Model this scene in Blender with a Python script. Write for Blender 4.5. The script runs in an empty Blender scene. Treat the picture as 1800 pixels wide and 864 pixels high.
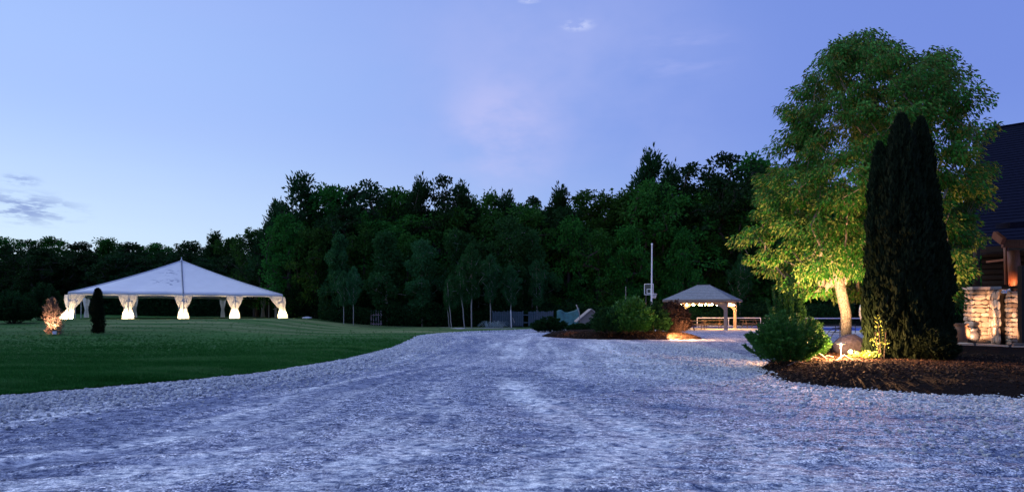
import bpy, math, random
import numpy as np
from mathutils import Vector, Matrix, Euler
R = math.radians
rnd = random.Random(7)
rng = np.random.default_rng(7)
SC = bpy.context.scene
COL = SC.collection

# ------------------------------------------------------------------ camera
F = 1100.0; HZ = 547.0; CAMZ = 1.6
cam = bpy.data.cameras.new('camera'); camo = bpy.data.objects.new('camera', cam); COL.objects.link(camo)
cam.sensor_width = 36; cam.lens = 36 * F / 1800
camo.location = (0, 0, CAMZ); camo.rotation_euler = (R(90), 0, 0)
cam.shift_y = (HZ - 432) / 1800
cam.clip_start = 0.1; cam.clip_end = 4000
SC.camera = camo

def P(px, py, d):
    return Vector(((px - 900) / F * d, d, CAMZ + (HZ - py) / F * d))
def GP(px, py, z=0.0):
    d = (CAMZ - z) * F / (py - HZ)
    return Vector(((px - 900) / F * d, d, z))

# ------------------------------------------------------------------ world
SC.view_settings.view_transform = 'Standard'; SC.view_settings.look = 'None'
SC.view_settings.exposure = 0; SC.view_settings.gamma = 1; SC.view_settings.use_curve_mapping = False
SC.cycles.use_denoising = True
SC.cycles.max_bounces = 6; SC.cycles.transparent_max_bounces = 12
SC.cycles.sample_clamp_indirect = 4

SUN_EL, SUN_AZ = 48.0, -60.0     # the last light comes from high on the left
w = bpy.data.worlds.new('World'); SC.world = w; w.use_nodes = True
nt = w.node_tree; nt.nodes.clear()
def N(t, **k):
    n = nt.nodes.new(t)
    for a, b in k.items(): setattr(n, a, b)
    return n
def math_(op, a, b=None, c=None, clamp=False):
    n = nt.nodes.new('ShaderNodeMath'); n.operation = op; n.use_clamp = clamp
    for i, v in enumerate((a, b, c)):
        if v is None: continue
        if isinstance(v, (int, float)): n.inputs[i].default_value = v
        else: nt.links.new(v, n.inputs[i])
    return n.outputs[0]
def mixc(f, a, b, mode='MIX'):
    n = nt.nodes.new('ShaderNodeMix'); n.data_type = 'RGBA'; n.blend_type = mode
    for i, v in ((0, f), (6, a), (7, b)):
        if isinstance(v, (int, float)): n.inputs[i].default_value = v
        elif isinstance(v, tuple): n.inputs[i].default_value = (*v, 1)
        else: nt.links.new(v, n.inputs[i])
    return n.outputs[2]
def maprange(v, a, b, c=0.0, d=1.0):
    n = nt.nodes.new('ShaderNodeMapRange'); n.interpolation_type = 'SMOOTHSTEP'
    nt.links.new(v, n.inputs[0])
    for i, q in enumerate((a, b, c, d)): n.inputs[i + 1].default_value = q
    return n.outputs[0]
tc = N('ShaderNodeTexCoord'); sep = N('ShaderNodeSeparateXYZ'); nt.links.new(tc.outputs['Generated'], sep.inputs[0])
sx, sy, sz = sep.outputs
zpos = math_('MAXIMUM', sz, 0.0)
# low pale glow on the left, deeper blue up and to the right, lilac in the middle
hor = mixc(maprange(sx, -0.75, 0.55), (0.66, 0.82, 0.98), (0.27, 0.40, 0.84))
mid = mixc(maprange(sx, -0.75, 0.65), (0.40, 0.56, 0.97), (0.185, 0.275, 0.74))
top = mixc(maprange(sx, -0.7, 0.7), (0.20, 0.32, 0.84), (0.14, 0.225, 0.66))
g1 = mixc(maprange(zpos, 0.05, 0.30), hor, mid)
g2 = mixc(maprange(zpos, 0.28, 0.75), g1, top)
def dotdir(v):
    n = nt.nodes.new('ShaderNodeVectorMath'); n.operation = 'DOT_PRODUCT'
    nt.links.new(tc.outputs['Generated'], n.inputs[0]); n.inputs[1].default_value = v; return n.outputs['Value']
def skydir(px, py): return Vector(((px - 900) / F, 1.0, (HZ - py) / F)).normalized()
def wisp(px, py, rad, sxyz, scale, lo, hi, det=5, fl=1.0):
    mp = N('ShaderNodeMapping'); nt.links.new(tc.outputs['Generated'], mp.inputs[0]); mp.inputs['Scale'].default_value = sxyz
    no = N('ShaderNodeTexNoise'); nt.links.new(mp.outputs[0], no.inputs['Vector'])
    no.inputs['Scale'].default_value = scale; no.inputs['Detail'].default_value = det; no.inputs['Roughness'].default_value = 0.6
    m = maprange(no.outputs[0], lo, hi)
    v = nt.nodes.new('ShaderNodeVectorMath'); v.operation = 'SUBTRACT'; nt.links.new(tc.outputs['Generated'], v.inputs[0]); v.inputs[1].default_value = skydir(px, py)
    v2 = nt.nodes.new('ShaderNodeVectorMath'); v2.operation = 'MULTIPLY'; nt.links.new(v.outputs[0], v2.inputs[0]); v2.inputs[1].default_value = (1, 1, fl)
    v3 = nt.nodes.new('ShaderNodeVectorMath'); v3.operation = 'LENGTH'; nt.links.new(v2.outputs[0], v3.inputs[0])
    return math_('MULTIPLY', m, maprange(v3.outputs['Value'], rad, rad * 0.1))
c = mixc(math_('MULTIPLY', wisp(950, 200, 0.38, (1, 1, 1.6), 2.6, 0.35, 0.75), 0.65), g2, (0.44, 0.49, 0.88))
c = mixc(math_('MULTIPLY', wisp(880, 235, 0.13, (1, 1, 2.0), 5, 0.3, 0.7), 0.75), c, (0.60, 0.58, 0.91))
c = mixc(math_('MULTIPLY', wisp(1180, 100, 0.13, (1, 1, 5), 7, 0.42, 0.75, 5, 2.5), 0.38), c, (0.52, 0.55, 0.95))
c = mixc(math_('MULTIPLY', wisp(1015, 45, 0.034, (1, 1, 2.5), 40, 0.40, 0.62, 5, 3.2), 0.8), c, (0.6, 0.66, 0.97))
c = mixc(math_('MULTIPLY', wisp(930, 0, 0.022, (1, 1, 2.5), 40, 0.36, 0.6, 5, 3.5), 0.8), c, (0.62, 0.68, 0.97))
c = mixc(math_('MULTIPLY', wisp(40, 365, 0.085, (1.2, 1.2, 5), 22, 0.44, 0.58, 8, 3.0), 0.85), c, (0.20, 0.27, 0.58))
c = mixc(math_('MULTIPLY', wisp(36, 316, 0.03, (1.2, 1.2, 4), 30, 0.42, 0.58, 8, 3.0), 0.7), c, (0.22, 0.30, 0.62))
c = mixc(math_('MULTIPLY', wisp(300, 120, 0.5, (0.6, 0.6, 3.2), 2.4, 0.35, 0.8), 0.22), c, (0.42, 0.50, 0.93))
sky = N('ShaderNodeTexSky', sky_type='NISHITA', sun_disc=False)
sky.sun_elevation = R(2.0); sky.sun_rotation = R(SUN_AZ); sky.ozone_density = 4; sky.dust_density = 0.3
bg1 = N('ShaderNodeBackground'); nt.links.new(c, bg1.inputs[0]); bg1.inputs[1].default_value = 0.97
bg2 = N('ShaderNodeBackground'); nt.links.new(sky.outputs[0], bg2.inputs[0]); bg2.inputs[1].default_value = 0.05
ad = N('ShaderNodeAddShader'); nt.links.new(bg1.outputs[0], ad.inputs[0]); nt.links.new(bg2.outputs[0], ad.inputs[1])
wo = N('ShaderNodeOutputWorld'); nt.links.new(ad.outputs[0], wo.inputs[0])

sl = bpy.data.lights.new('sun', 'SUN'); sl.energy = 1.6; sl.angle = R(50); sl.color = (0.84, 0.94, 1.0)
so = bpy.data.objects.new('sun', sl); COL.objects.link(so)
_d = Vector((math.sin(R(SUN_AZ)) * math.cos(R(SUN_EL)), math.cos(R(SUN_AZ)) * math.cos(R(SUN_EL)), math.sin(R(SUN_EL))))
so.rotation_euler = _d.to_track_quat('Z', 'Y').to_euler()

# ------------------------------------------------------------------ materials
class NT:
    def __init__(s, name):
        s.m = bpy.data.materials.new(name); s.m.use_nodes = True; s.t = s.m.node_tree
        s.b = s.t.nodes['Principled BSDF']; s.out = s.t.nodes['Material Output']
    def n(s, t, **k):
        x = s.t.nodes.new(t)
        for a, b in k.items(): setattr(x, a, b)
        return x
    def l(s, a, b): s.t.links.new(a, b)
    def coord(s, kind='Object'): return s.n('ShaderNodeTexCoord').outputs[kind]
    def pos(s): return s.n('ShaderNodeNewGeometry').outputs['Position']
    def noise(s, vec, scale, detail=4, rough=0.55, stretch=None, col=False):
        if stretch:
            mp = s.n('ShaderNodeMapping'); mp.inputs['Scale'].default_value = stretch; s.l(vec, mp.inputs[0]); vec = mp.outputs[0]
        x = s.n('ShaderNodeTexNoise'); s.l(vec, x.inputs['Vector']); x.inputs['Scale'].default_value = scale
        x.inputs['Detail'].default_value = detail; x.inputs['Roughness'].default_value = rough
        return x.outputs[1 if col else 0]
    def ramp(s, fac, stops):
        x = s.n('ShaderNodeValToRGB'); s.l(fac, x.inputs[0]); e = x.color_ramp.elements
        while len(e) < len(stops): e.new(0.5)
        for i, (p, c) in enumerate(stops): e[i].position = p; e[i].color = (*c, 1)
        return x.outputs[0]
    def mix(s, f, a, b, mode='MIX'):
        x = s.n('ShaderNodeMix'); x.data_type = 'RGBA'; x.blend_type = mode
        for i, v in ((0, f), (6, a), (7, b)):
            if isinstance(v, (int, float)): x.inputs[i].default_value = v
            elif isinstance(v, tuple): x.inputs[i].default_value = (*v, 1)
            else: s.l(v, x.inputs[i])
        return x.outputs[2]
    def rng_(s, v, a, b, c=0.0, d=1.0):
        x = s.n('ShaderNodeMapRange'); x.interpolation_type = 'SMOOTHSTEP'; s.l(v, x.inputs[0])
        for i, q in enumerate((a, b, c, d)): x.inputs[i + 1].default_value = q
        return x.outputs[0]
    def mul(s, a, b, op='MULTIPLY'):
        x = s.n('ShaderNodeMath', operation=op)
        for i, v in enumerate((a, b)):
            if isinstance(v, (int, float)): x.inputs[i].default_value = v
            else: s.l(v, x.inputs[i])
        return x.outputs[0]
    def color(s, c):
        if isinstance(c, tuple): s.b.inputs['Base Color'].default_value = (*c, 1)
        else: s.l(c, s.b.inputs['Base Color'])
        return s
    def rough(s, r, spec=0.3): s.b.inputs['Roughness'].default_value = r; s.b.inputs['Specular IOR Level'].default_value = spec; return s
    def bump(s, h, strength=0.5, dist=0.02):
        x = s.n('ShaderNodeBump'); x.inputs['Strength'].default_value = strength; x.inputs['Distance'].default_value = dist
        s.l(h, x.inputs['Height']); s.l(x.outputs[0], s.b.inputs['Normal']); return s

def scl(c, k): return tuple(min(1, v * k) for v in c)
def simple(name, c, rough=0.7, spec=0.3, var=0.25, scale=6, bump=0.2, dist=0.01, stretch=None, metal=0.0):
    t = NT(name); v = t.noise(t.coord(), scale, 5, 0.6, stretch)
    t.color(t.ramp(v, [(0.3, scl(c, 1 - var)), (0.7, scl(c, 1 + var))])).rough(rough, spec)
    t.bump(v, bump, dist); t.b.inputs['Metallic'].default_value = metal
    return t.m
def emit(name, c, s):
    t = NT(name); t.color(c); t.b.inputs['Emission Color'].default_value = (*c, 1); t.b.inputs['Emission Strength'].default_value = s
    return t.m
def leafmat(name, c1, c2, trans=0.25, rough=0.75, spec=0.08, objvar=0.3, under=None):
    t = NT(name)
    at = t.n('ShaderNodeAttribute', attribute_name='tint').outputs['Fac']
    oi = t.n('ShaderNodeObjectInfo').outputs['Random']
    col = t.mix(at, c1, c2)
    if under: col = t.mix(t.n('ShaderNodeNewGeometry').outputs['Backfacing'], col, t.mix(at, scl(under, .7), under))
    g = t.n('ShaderNodeHueSaturation'); t.l(col, g.inputs['Color'])
    t.l(t.rng_(oi, 0, 1, 1 - objvar, 1 + objvar), g.inputs['Value'])
    t.l(t.rng_(oi, 0, 1, 0.485, 0.515), g.inputs['Hue'])
    t.l(g.outputs[0], t.b.inputs['Base Color']); t.rough(rough, spec)
    tr = t.n('ShaderNodeBsdfTranslucent'); t.l(g.outputs[0], tr.inputs[0])
    mx = t.n('ShaderNodeMixShader'); mx.inputs[0].default_value = trans
    t.l(t.b.outputs[0], mx.inputs[1]); t.l(tr.outputs[0], mx.inputs[2]); t.l(mx.outputs[0], t.out.inputs[0])
    return t.m

M = {}
M['maple'] = leafmat('leaf_maple', (0.012, 0.062, 0.010), (0.042, 0.150, 0.022))
M['poplar'] = leafmat('leaf_poplar', (0.014, 0.070, 0.022), (0.038, 0.135, 0.042))
M['dark'] = leafmat('leaf_dark', (0.005, 0.024, 0.007), (0.016, 0.056, 0.014))
M['lush'] = leafmat('leaf_lush', (0.010, 0.120, 0.012), (0.045, 0.230, 0.026), 0.18, 0.55, 0.12, 0, under=(0.130, 0.195, 0.045))
M['yew'] = leafmat('leaf_yew', (0.014, 0.075, 0.012), (0.050, 0.180, 0.028), 0.12, 0.5, 0.25, 0.15)
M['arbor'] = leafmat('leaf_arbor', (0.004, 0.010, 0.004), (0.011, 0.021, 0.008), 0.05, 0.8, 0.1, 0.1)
M['redleaf'] = leafmat('leaf_red', (0.018, 0.012, 0.012), (0.045, 0.024, 0.022), 0.1)
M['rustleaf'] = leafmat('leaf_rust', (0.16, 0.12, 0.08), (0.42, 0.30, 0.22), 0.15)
M['hosta'] = leafmat('leaf_hosta', (0.18, 0.26, 0.05), (0.38, 0.42, 0.12), 0.2)
M['bark'] = simple('bark_dark', (0.05, 0.042, 0.036), 0.9, 0.1, 0.4, 8, 0.6, 0.03, (3, 3, 0.6))
M['palebark'] = simple('bark_pale', (0.30, 0.28, 0.26), 0.8, 0.2, 0.4, 5, 0.4, 0.02, (1, 1, 4))
M['treebark'] = simple('bark_tree', (0.22, 0.18, 0.14), 0.85, 0.2, 0.7, 9, 1.0, 0.08, (2, 2, 1.2))
M['metaldark'] = simple('metal_dark', (0.03, 0.03, 0.035), 0.5, 0.5, 0.2, 10, 0.1)
M['metalwhite'] = simple('metal_white', (0.75, 0.76, 0.80), 0.45, 0.5, 0.06, 10, 0.05)
M['galv'] = simple('metal_galvanised', (0.5, 0.52, 0.56), 0.4, 0.5, 0.15, 20, 0.05, metal=0.5)
M['wood'] = simple('wood_grey', (0.20, 0.17, 0.15), 0.8, 0.2, 0.3, 9, 0.3, 0.01, (1, 1, 6))
M['tablewood'] = simple('wood_table', (0.16, 0.11, 0.08), 0.75, 0.2, 0.3, 9, 0.3, 0.01, (1, 5, 5))
M['postwood'] = simple('wood_post', (0.26, 0.21, 0.19), 0.75, 0.2, 0.2, 9, 0.2, 0.01, (4, 4, 0.6))
M['timber'] = simple('timber_red', (0.20, 0.065, 0.028), 0.55, 0.35, 0.35, 5, 0.4, 0.02, (5, 5, 0.5))
M['siding'] = simple('siding_dark', (0.022, 0.017, 0.014), 0.8, 0.2, 0.3, 4, 0.3, 0.01, (0.5, 0.5, 5))
M['boulder'] = simple('rock_grey', (0.08, 0.075, 0.10), 0.9, 0.2, 0.45, 3, 1.0, 0.06)
M['stonecap'] = simple('stone_cap', (0.42, 0.36, 0.30), 0.85, 0.2, 0.2, 5, 0.4)
M['clay'] = simple('clay_urn', (0.16, 0.095, 0.06), 0.7, 0.3, 0.3, 6, 0.3)
M['concrete'] = simple('concrete_pale', (0.45, 0.44, 0.45), 0.85, 0.2, 0.1, 2, 0.1)
M['blue'] = simple('court_blue', (0.05, 0.10, 0.42), 0.7, 0.3, 0.1, 2, 0.05)
M['glowbulb'] = emit('bulb_glow', (1.0, 0.62, 0.22), 160)
M['glowspot'] = emit('spot_glow', (1.0, 0.70, 0.32), 70)
M['glowpath'] = emit('path_glow', (1.0, 0.62, 0.30), 2.5)

def stone_mat(name, cols, sc=2.5):
    t = NT(name); oi = t.n('ShaderNodeObjectInfo').outputs['Random']
    a = t.ramp(oi, [(i / (len(cols) - 1), c) for i, c in enumerate(cols)])
    v = t.noise(t.coord(), sc, 6, 0.65)
    t.color(t.mix(1.0, a, t.ramp(v, [(0.3, (0.6, 0.6, 0.6)), (0.7, (1.2, 1.2, 1.2))]), 'MULTIPLY')).rough(0.9, 0.2).bump(v, 0.8, 0.04)
    return t.m
M['wallstone'] = stone_mat('stone_wall', [(0.16, 0.11, 0.08), (0.42, 0.35, 0.28), (0.28, 0.22, 0.18), (0.52, 0.46, 0.38), (0.20, 0.14, 0.11)], 7)
M['mortar'] = simple('mortar', (0.12, 0.10, 0.09), 0.95, 0.1, 0.3, 8, 0.5)
M['stone'] = stone_mat('gravel_stone', [(0.36, 0.38, 0.44), (0.74, 0.74, 0.76), (0.9, 0.9, 0.9), (0.60, 0.60, 0.65), (0.92, 0.92, 0.92)], 30)
M['chip'] = stone_mat('mulch_chip', [(0.012, 0.006, 0.004), (0.04, 0.018, 0.010), (0.008, 0.005, 0.004), (0.13, 0.07, 0.04)], 20)

# gravel surface: dusty wheel tracks and loose stone
t = NT('gravel_surface'); p = t.pos()
trk = t.n('ShaderNodeAttribute', attribute_name='track').outputs['Fac']
v1 = t.n('ShaderNodeTexVoronoi'); t.l(p, v1.inputs['Vector']); v1.inputs['Scale'].default_value = 48
v2 = t.n('ShaderNodeTexVoronoi'); t.l(p, v2.inputs['Vector']); v2.inputs['Scale'].default_value = 110
n1 = t.noise(p, 1.3, 6, 0.6); n2 = t.noise(p, 14, 5, 0.7); n3 = t.noise(p, 0.35, 3)
sepc = t.n('ShaderNodeSeparateColor'); t.l(v1.outputs['Color'], sepc.inputs[0])
loose = t.ramp(sepc.outputs[0], [(0.0, (0.07, 0.08, 0.12)), (0.4, (0.26, 0.27, 0.33)), (0.75, (0.56, 0.56, 0.60)), (1.0, (0.86, 0.85, 0.86))])
dust = t.ramp(n2, [(0.28, (0.32, 0.34, 0.38)), (0.5, (0.56, 0.57, 0.58)), (0.72, (0.80, 0.80, 0.78))])
fac = t.rng_(t.mul(t.mul(trk, 0.75), t.mul(n1, 0.5), 'ADD'), 0.45, 0.85)
base = t.mix(fac, loose, dust)
streak = t.n('ShaderNodeAttribute', attribute_name='dark_streak').outputs['Fac']
base = t.mix(t.rng_(streak, 0.1, 0.9, 0, 0.7), base, (0.11, 0.14, 0.24))  # bluish dark streaks mixed into the gravel colour
crisp = t.noise(p, 8.5, 9, 0.76, (0.8, 1.25, 1))
base = t.mix(1.0, base, t.ramp(trk, [(0.0, (0.86, 0.90, 0.98)), (0.5, (1.15, 1.15, 1.14)), (1.0, (1.5, 1.48, 1.42))]), 'MULTIPLY')
base = t.mix(1.0, base, t.ramp(crisp, [(0.40, (0.20, 0.26, 0.42)), (0.49, (0.90, 0.92, 0.98)), (0.60, (1.65, 1.62, 1.52))]), 'MULTIPLY')
base = t.mix(1.0, base, t.ramp(t.noise(p, 70, 3, 0.8), [(0.3, (0.55, 0.57, 0.62)), (0.7, (1.35, 1.33, 1.30))]), 'MULTIPLY')
base = t.mix(1.0, base, t.ramp(n3, [(0.3, (0.78, 0.80, 0.86)), (0.7, (1.12, 1.10, 1.12))]), 'MULTIPLY')
t.color(base).rough(0.9, 0.15)
hh = t.mul(t.mul(v1.outputs['Distance'], -0.9), t.mul(v2.outputs['Distance'], -0.4), 'ADD')
hh = t.mul(hh, t.mul(n2, 0.8), 'ADD')
t.bump(hh, 0.9, 0.022); M['gravel'] = t.m

t = NT('lawn_grass'); p = t.pos()
a = t.noise(p, 0.22, 5, 0.6, (0.45, 1.6, 1)); b = t.noise(p, 9, 5, 0.7); c_ = t.noise(p, 45, 3, 0.7)
g = t.ramp(a, [(0.3, (0.006, 0.050, 0.006)), (0.52, (0.014, 0.090, 0.014)), (0.70, (0.040, 0.135, 0.030))])
sp = t.n('ShaderNodeSeparateXYZ'); t.l(p, sp.inputs[0])
far = t.mul(t.rng_(sp.outputs[1], 30, 50), t.rng_(t.noise(p, 0.3, 4, 0.6, (0.25, 1.5, 1)), 0.38, 0.62))
far = t.mul(far, t.rng_(sp.outputs[0], -46, -24))
g = t.mix(far, g, (0.15, 0.19, 0.09))
g = t.mix(1.0, g, t.ramp(b, [(0.25, (0.55, 0.6, 0.55)), (0.75, (1.4, 1.35, 1.3))]), 'MULTIPLY')
t.color(g).rough(0.95, 0.1).bump(t.mul(b, c_, 'ADD'), 0.8, 0.05); M['lawn'] = t.m
M['blade'] = leafmat('grass_blade', (0.018, 0.100, 0.014), (0.045, 0.165, 0.028), 0.2, 0.8, 0.05, 0.2)
t = NT('grass_blade2'); p = t.pos()
g = t.ramp(t.noise(p, 0.35, 6, 0.65, (0.5, 1.5, 1)), [(0.32, (0.014, 0.095, 0.012)), (0.52, (0.036, 0.155, 0.028)), (0.68, (0.095, 0.220, 0.060))])
g = t.mix(1.0, g, t.ramp(t.n('ShaderNodeAttribute', attribute_name='tint').outputs['Fac'], [(0, (0.7, 0.7, 0.7)), (1, (1.3, 1.3, 1.3))]), 'MULTIPLY')
t.color(g).rough(0.85, 0.05); M['blade'] = t.m
M['earth'] = simple('forest_floor', (0.035, 0.032, 0.022), 0.95, 0.1, 0.5, 1.5, 0.6, 0.05)
M['dirt'] = simple('pale_dirt', (0.36, 0.35, 0.36), 0.95, 0.1, 0.25, 1.5, 0.6, 0.03)
t = NT('mulch'); p = t.pos()
a = t.noise(p, 26, 6, 0.75); b = t.n('ShaderNodeTexVoronoi'); t.l(p, b.inputs['Vector']); b.inputs['Scale'].default_value = 30
t.color(t.ramp(a, [(0.3, (0.003, 0.0015, 0.001)), (0.55, (0.012, 0.0055, 0.003)), (0.75, (0.050, 0.024, 0.013))])).rough(0.95, 0.1).bump(t.mul(a, b.outputs['Distance'], 'ADD'), 1.0, 0.05)
M['mulch'] = t.m
t = NT('roof_shingle_navy'); p = t.coord()
a = t.noise(p, 3, 5, 0.6, (1, 4, 4)); t.color(t.ramp(a, [(0.3, (0.004, 0.005, 0.014)), (0.7, (0.008, 0.010, 0.026))])).rough(0.95, 0.05).bump(t.noise(p, 22, 3), 0.4, 0.02); M['navy'] = t.m
t = NT('roof_shingle_grey'); p = t.coord()
a = t.noise(p, 7, 5, 0.7); t.color(t.ramp(a, [(0.3, (0.16, 0.17, 0.19)), (0.7, (0.32, 0.33, 0.35))])).rough(0.9, 0.15).bump(a, 0.4, 0.02); M['greyroof'] = t.m

def fabric(name, c, trans, marks=False):
    t = NT(name); p = t.coord(); v = t.noise(p, 1.2, 4)
    col = t.ramp(v, [(0.3, scl(c, 0.93)), (0.7, c)])
    if marks:
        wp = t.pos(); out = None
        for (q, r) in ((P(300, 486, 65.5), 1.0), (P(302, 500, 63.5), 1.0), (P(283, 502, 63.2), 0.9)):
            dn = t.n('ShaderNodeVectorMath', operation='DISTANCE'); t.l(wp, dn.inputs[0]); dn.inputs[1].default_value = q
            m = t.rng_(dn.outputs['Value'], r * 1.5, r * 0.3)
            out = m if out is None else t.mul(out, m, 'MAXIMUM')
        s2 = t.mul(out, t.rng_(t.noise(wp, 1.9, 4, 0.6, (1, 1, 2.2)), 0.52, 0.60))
        col = t.mix(t.mul(s2, 0.75), col, (0.14, 0.17, 0.28))  # dark marks at set spots on the front roof slope
    t.color(col).rough(0.75, 0.25).bump(t.noise(p, 2.5, 3), 0.15, 0.03)
    tr = t.n('ShaderNodeBsdfTranslucent'); t.l(col, tr.inputs[0])
    mx = t.n('ShaderNodeMixShader'); mx.inputs[0].default_value = trans
    t.l(t.b.outputs[0], mx.inputs[1]); t.l(tr.outputs[0], mx.inputs[2]); t.l(mx.outputs[0], t.out.inputs[0])
    return t.m
M['canvas'] = fabric('tent_canvas', (0.80, 0.80, 0.82), 0.12, True)
M['sheer'] = fabric('curtain_sheer', (0.82, 0.80, 0.78), 0.45)
M['tarp'] = fabric('tarp_white', (0.75, 0.76, 0.80), 0.1)
M['teal'] = simple('tarp_teal', (0.03, 0.12, 0.12), 0.6, 0.4, 0.3, 3, 0.5, 0.05)
M['brush'] = simple('brush_pale', (0.30, 0.38, 0.36), 0.9, 0.2, 0.3, 4, 0.1)
M['fenceblue'] = simple('fence_board_weathered', (0.07, 0.10, 0.13), 0.85, 0.2, 0.3, 5, 0.2, 0.01, (4, 4, 0.5))
M['picket'] = simple('picket_pale', (0.30, 0.24, 0.29), 0.85, 0.2, 0.3, 5, 0.2)
M['log'] = simple('log_pale', (0.32, 0.27, 0.25), 0.85, 0.2, 0.3, 5, 0.4)
M['mesh'] = simple('net_black', (0.02, 0.02, 0.025), 0.8, 0.2, 0.1, 5, 0.05)
M['glass'] = simple('window_dark', (0.015, 0.017, 0.022), 0.15, 0.5, 0.1, 1, 0.0)

# ------------------------------------------------------------------ helpers
WL = {}
def wloc(o): return WL.get(o.name, Vector((0, 0, 0)))
def tag(o, label=None, cat=None, group=None, kind=None):
    if label: o['label'] = label
    if cat: o['category'] = cat
    if group: o['group'] = group
    if kind: o['kind'] = kind
    return o
def thing(name, loc, label, cat, group=None):
    o = bpy.data.objects.new(name, None); COL.objects.link(o); o.location = loc; o.empty_display_size = 0.2
    WL[o.name] = Vector(loc); return tag(o, label, cat, group)
class MB:
    def __init__(s): s.v = []; s.f = []
    def add(s, vs, fs):
        k = len(s.v); s.v += [tuple(v) for v in vs]; s.f += [tuple(i + k for i in f) for f in fs]; return s
    def box(s, c, size, rot=0.0, tilt=None, taper=1.0):
        m = Matrix.Rotation(rot, 3, 'Z')
        if tilt is not None: m = tilt.to_3x3() if isinstance(tilt, Matrix) else Euler(tilt).to_matrix()
        vs = []
        for z in (-.5, .5):
            k = 1.0 if z < 0 else taper
            for x, y in ((-.5, -.5), (.5, -.5), (.5, .5), (-.5, .5)):
                vs.append(Vector(c) + m @ Vector((x * size[0] * k, y * size[1] * k, z * size[2])))
        return s.add(vs, [(3, 2, 1, 0), (4, 5, 6, 7), (0, 1, 5, 4), (1, 2, 6, 5), (2, 3, 7, 6), (3, 0, 4, 7)])
    def beam(s, a, b, w, h):
        a = Vector(a); b = Vector(b); d = (b - a); L = d.length; q = d.to_track_quat('X', 'Z').to_matrix()
        vs = []
        for x in (0, L):
            for y, z in ((-w / 2, -h / 2), (w / 2, -h / 2), (w / 2, h / 2), (-w / 2, h / 2)): vs.append(a + q @ Vector((x, y, z)))
        return s.add(vs, [(3, 2, 1, 0), (4, 5, 6, 7), (0, 1, 5, 4), (1, 2, 6, 5), (2, 3, 7, 6), (3, 0, 4, 7)])
    def tube(s, pts, radii, n=6, cap=True):
        pts = [Vector(p) for p in pts]; k = len(s.v)
        if not isinstance(radii, (list, tuple)): radii = [radii] * len(pts)
        ref = None
        for i, p in enumerate(pts):
            d = (pts[min(i + 1, len(pts) - 1)] - pts[max(i - 1, 0)]).normalized()
            if ref is None: ref = Vector((1, 0, 0)) if abs(d.x) < 0.8 else Vector((0, 1, 0))
            x = (ref - d * ref.dot(d)).normalized(); y = d.cross(x); ref = x
            for j in range(n):
                a = 2 * math.pi * j / n; s.v.append(tuple(p + (x * math.cos(a) + y * math.sin(a)) * radii[i]))
        for i in range(len(pts) - 1):
            for j in range(n):
                a = k + i * n + j; b = k + i * n + (j + 1) % n; s.f.append((a, b, b + n, a + n))
        if cap:
            s.f.append(tuple(k + j for j in reversed(range(n)))); s.f.append(tuple(k + (len(pts) - 1) * n + j for j in range(n)))
        return s
    def lathe(s, c, prof, n=16):
        c = Vector(c); k = len(s.v)
        for r, z in prof:
            for j in range(n):
                a = 2 * math.pi * j / n; s.v.append((c.x + r * math.cos(a), c.y + r * math.sin(a), c.z + z))
        for i in range(len(prof) - 1):
            for j in range(n):
                a = k + i * n + j; b = k + i * n + (j + 1) % n; s.f.append((a, b, b + n, a + n))
        s.f.append(tuple(k + j for j in reversed(range(n)))); s.f.append(tuple(k + (len(prof) - 1) * n + j for j in range(n)))
        return s
    def build(s, name, mat, parent=None, smooth=False, bevel=0.0):
        off = wloc(parent) if parent is not None else Vector((0, 0, 0))
        me = bpy.data.meshes.new(name)
        if parent is None and len(s.v):        # origin at the base
            a = np.array(s.v); off = Vector((float(a[:, 0].mean()), float(a[:, 1].mean()), float(a[:, 2].min())))
        me.from_pydata([(v[0] - off.x, v[1] - off.y, v[2] - off.z) for v in s.v], [], s.f); me.update()
        return link(name, me, mat, parent, off, smooth, bevel)
def link(name, me, mat, parent=None, off=Vector((0, 0, 0)), smooth=False, bevel=0.0):
    if mat is not None and not me.materials: me.materials.append(M[mat] if isinstance(mat, str) else mat)
    if smooth:
        me.polygons.foreach_set('use_smooth', [True] * len(me.polygons))
    o = bpy.data.objects.new(name, me); COL.objects.link(o)
    if parent is not None:
        o.parent = parent; WL[o.name] = Vector(off)
    else:
        o.location = off; WL[o.name] = Vector(off)
    if bevel:
        b = o.modifiers.new('bevel', 'BEVEL'); b.width = bevel; b.segments = 2; b.limit_method = 'ANGLE'
    return o
def npmesh(name, V, Fc, tint=None):
    """V (n,3) ; Fc (m,3) triangles; tint per vertex"""
    me = bpy.data.meshes.new(name)
    V = np.asarray(V, np.float32); Fc = np.asarray(Fc, np.int32); k = Fc.shape[1]
    me.vertices.add(len(V)); me.vertices.foreach_set('co', V.ravel())
    me.loops.add(Fc.size); me.loops.foreach_set('vertex_index', Fc.ravel())
    me.polygons.add(len(Fc)); me.polygons.foreach_set('loop_start', np.arange(0, Fc.size, k, dtype=np.int32))
    try: me.polygons.foreach_set('loop_total', np.full(len(Fc), k, np.int32))
    except Exception: pass
    if tint is not None:
        a = me.attributes.new('tint', 'FLOAT', 'POINT'); a.data.foreach_set('value', np.asarray(tint, np.float32))
    me.update(calc_edges=True); me.validate(); return me

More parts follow.
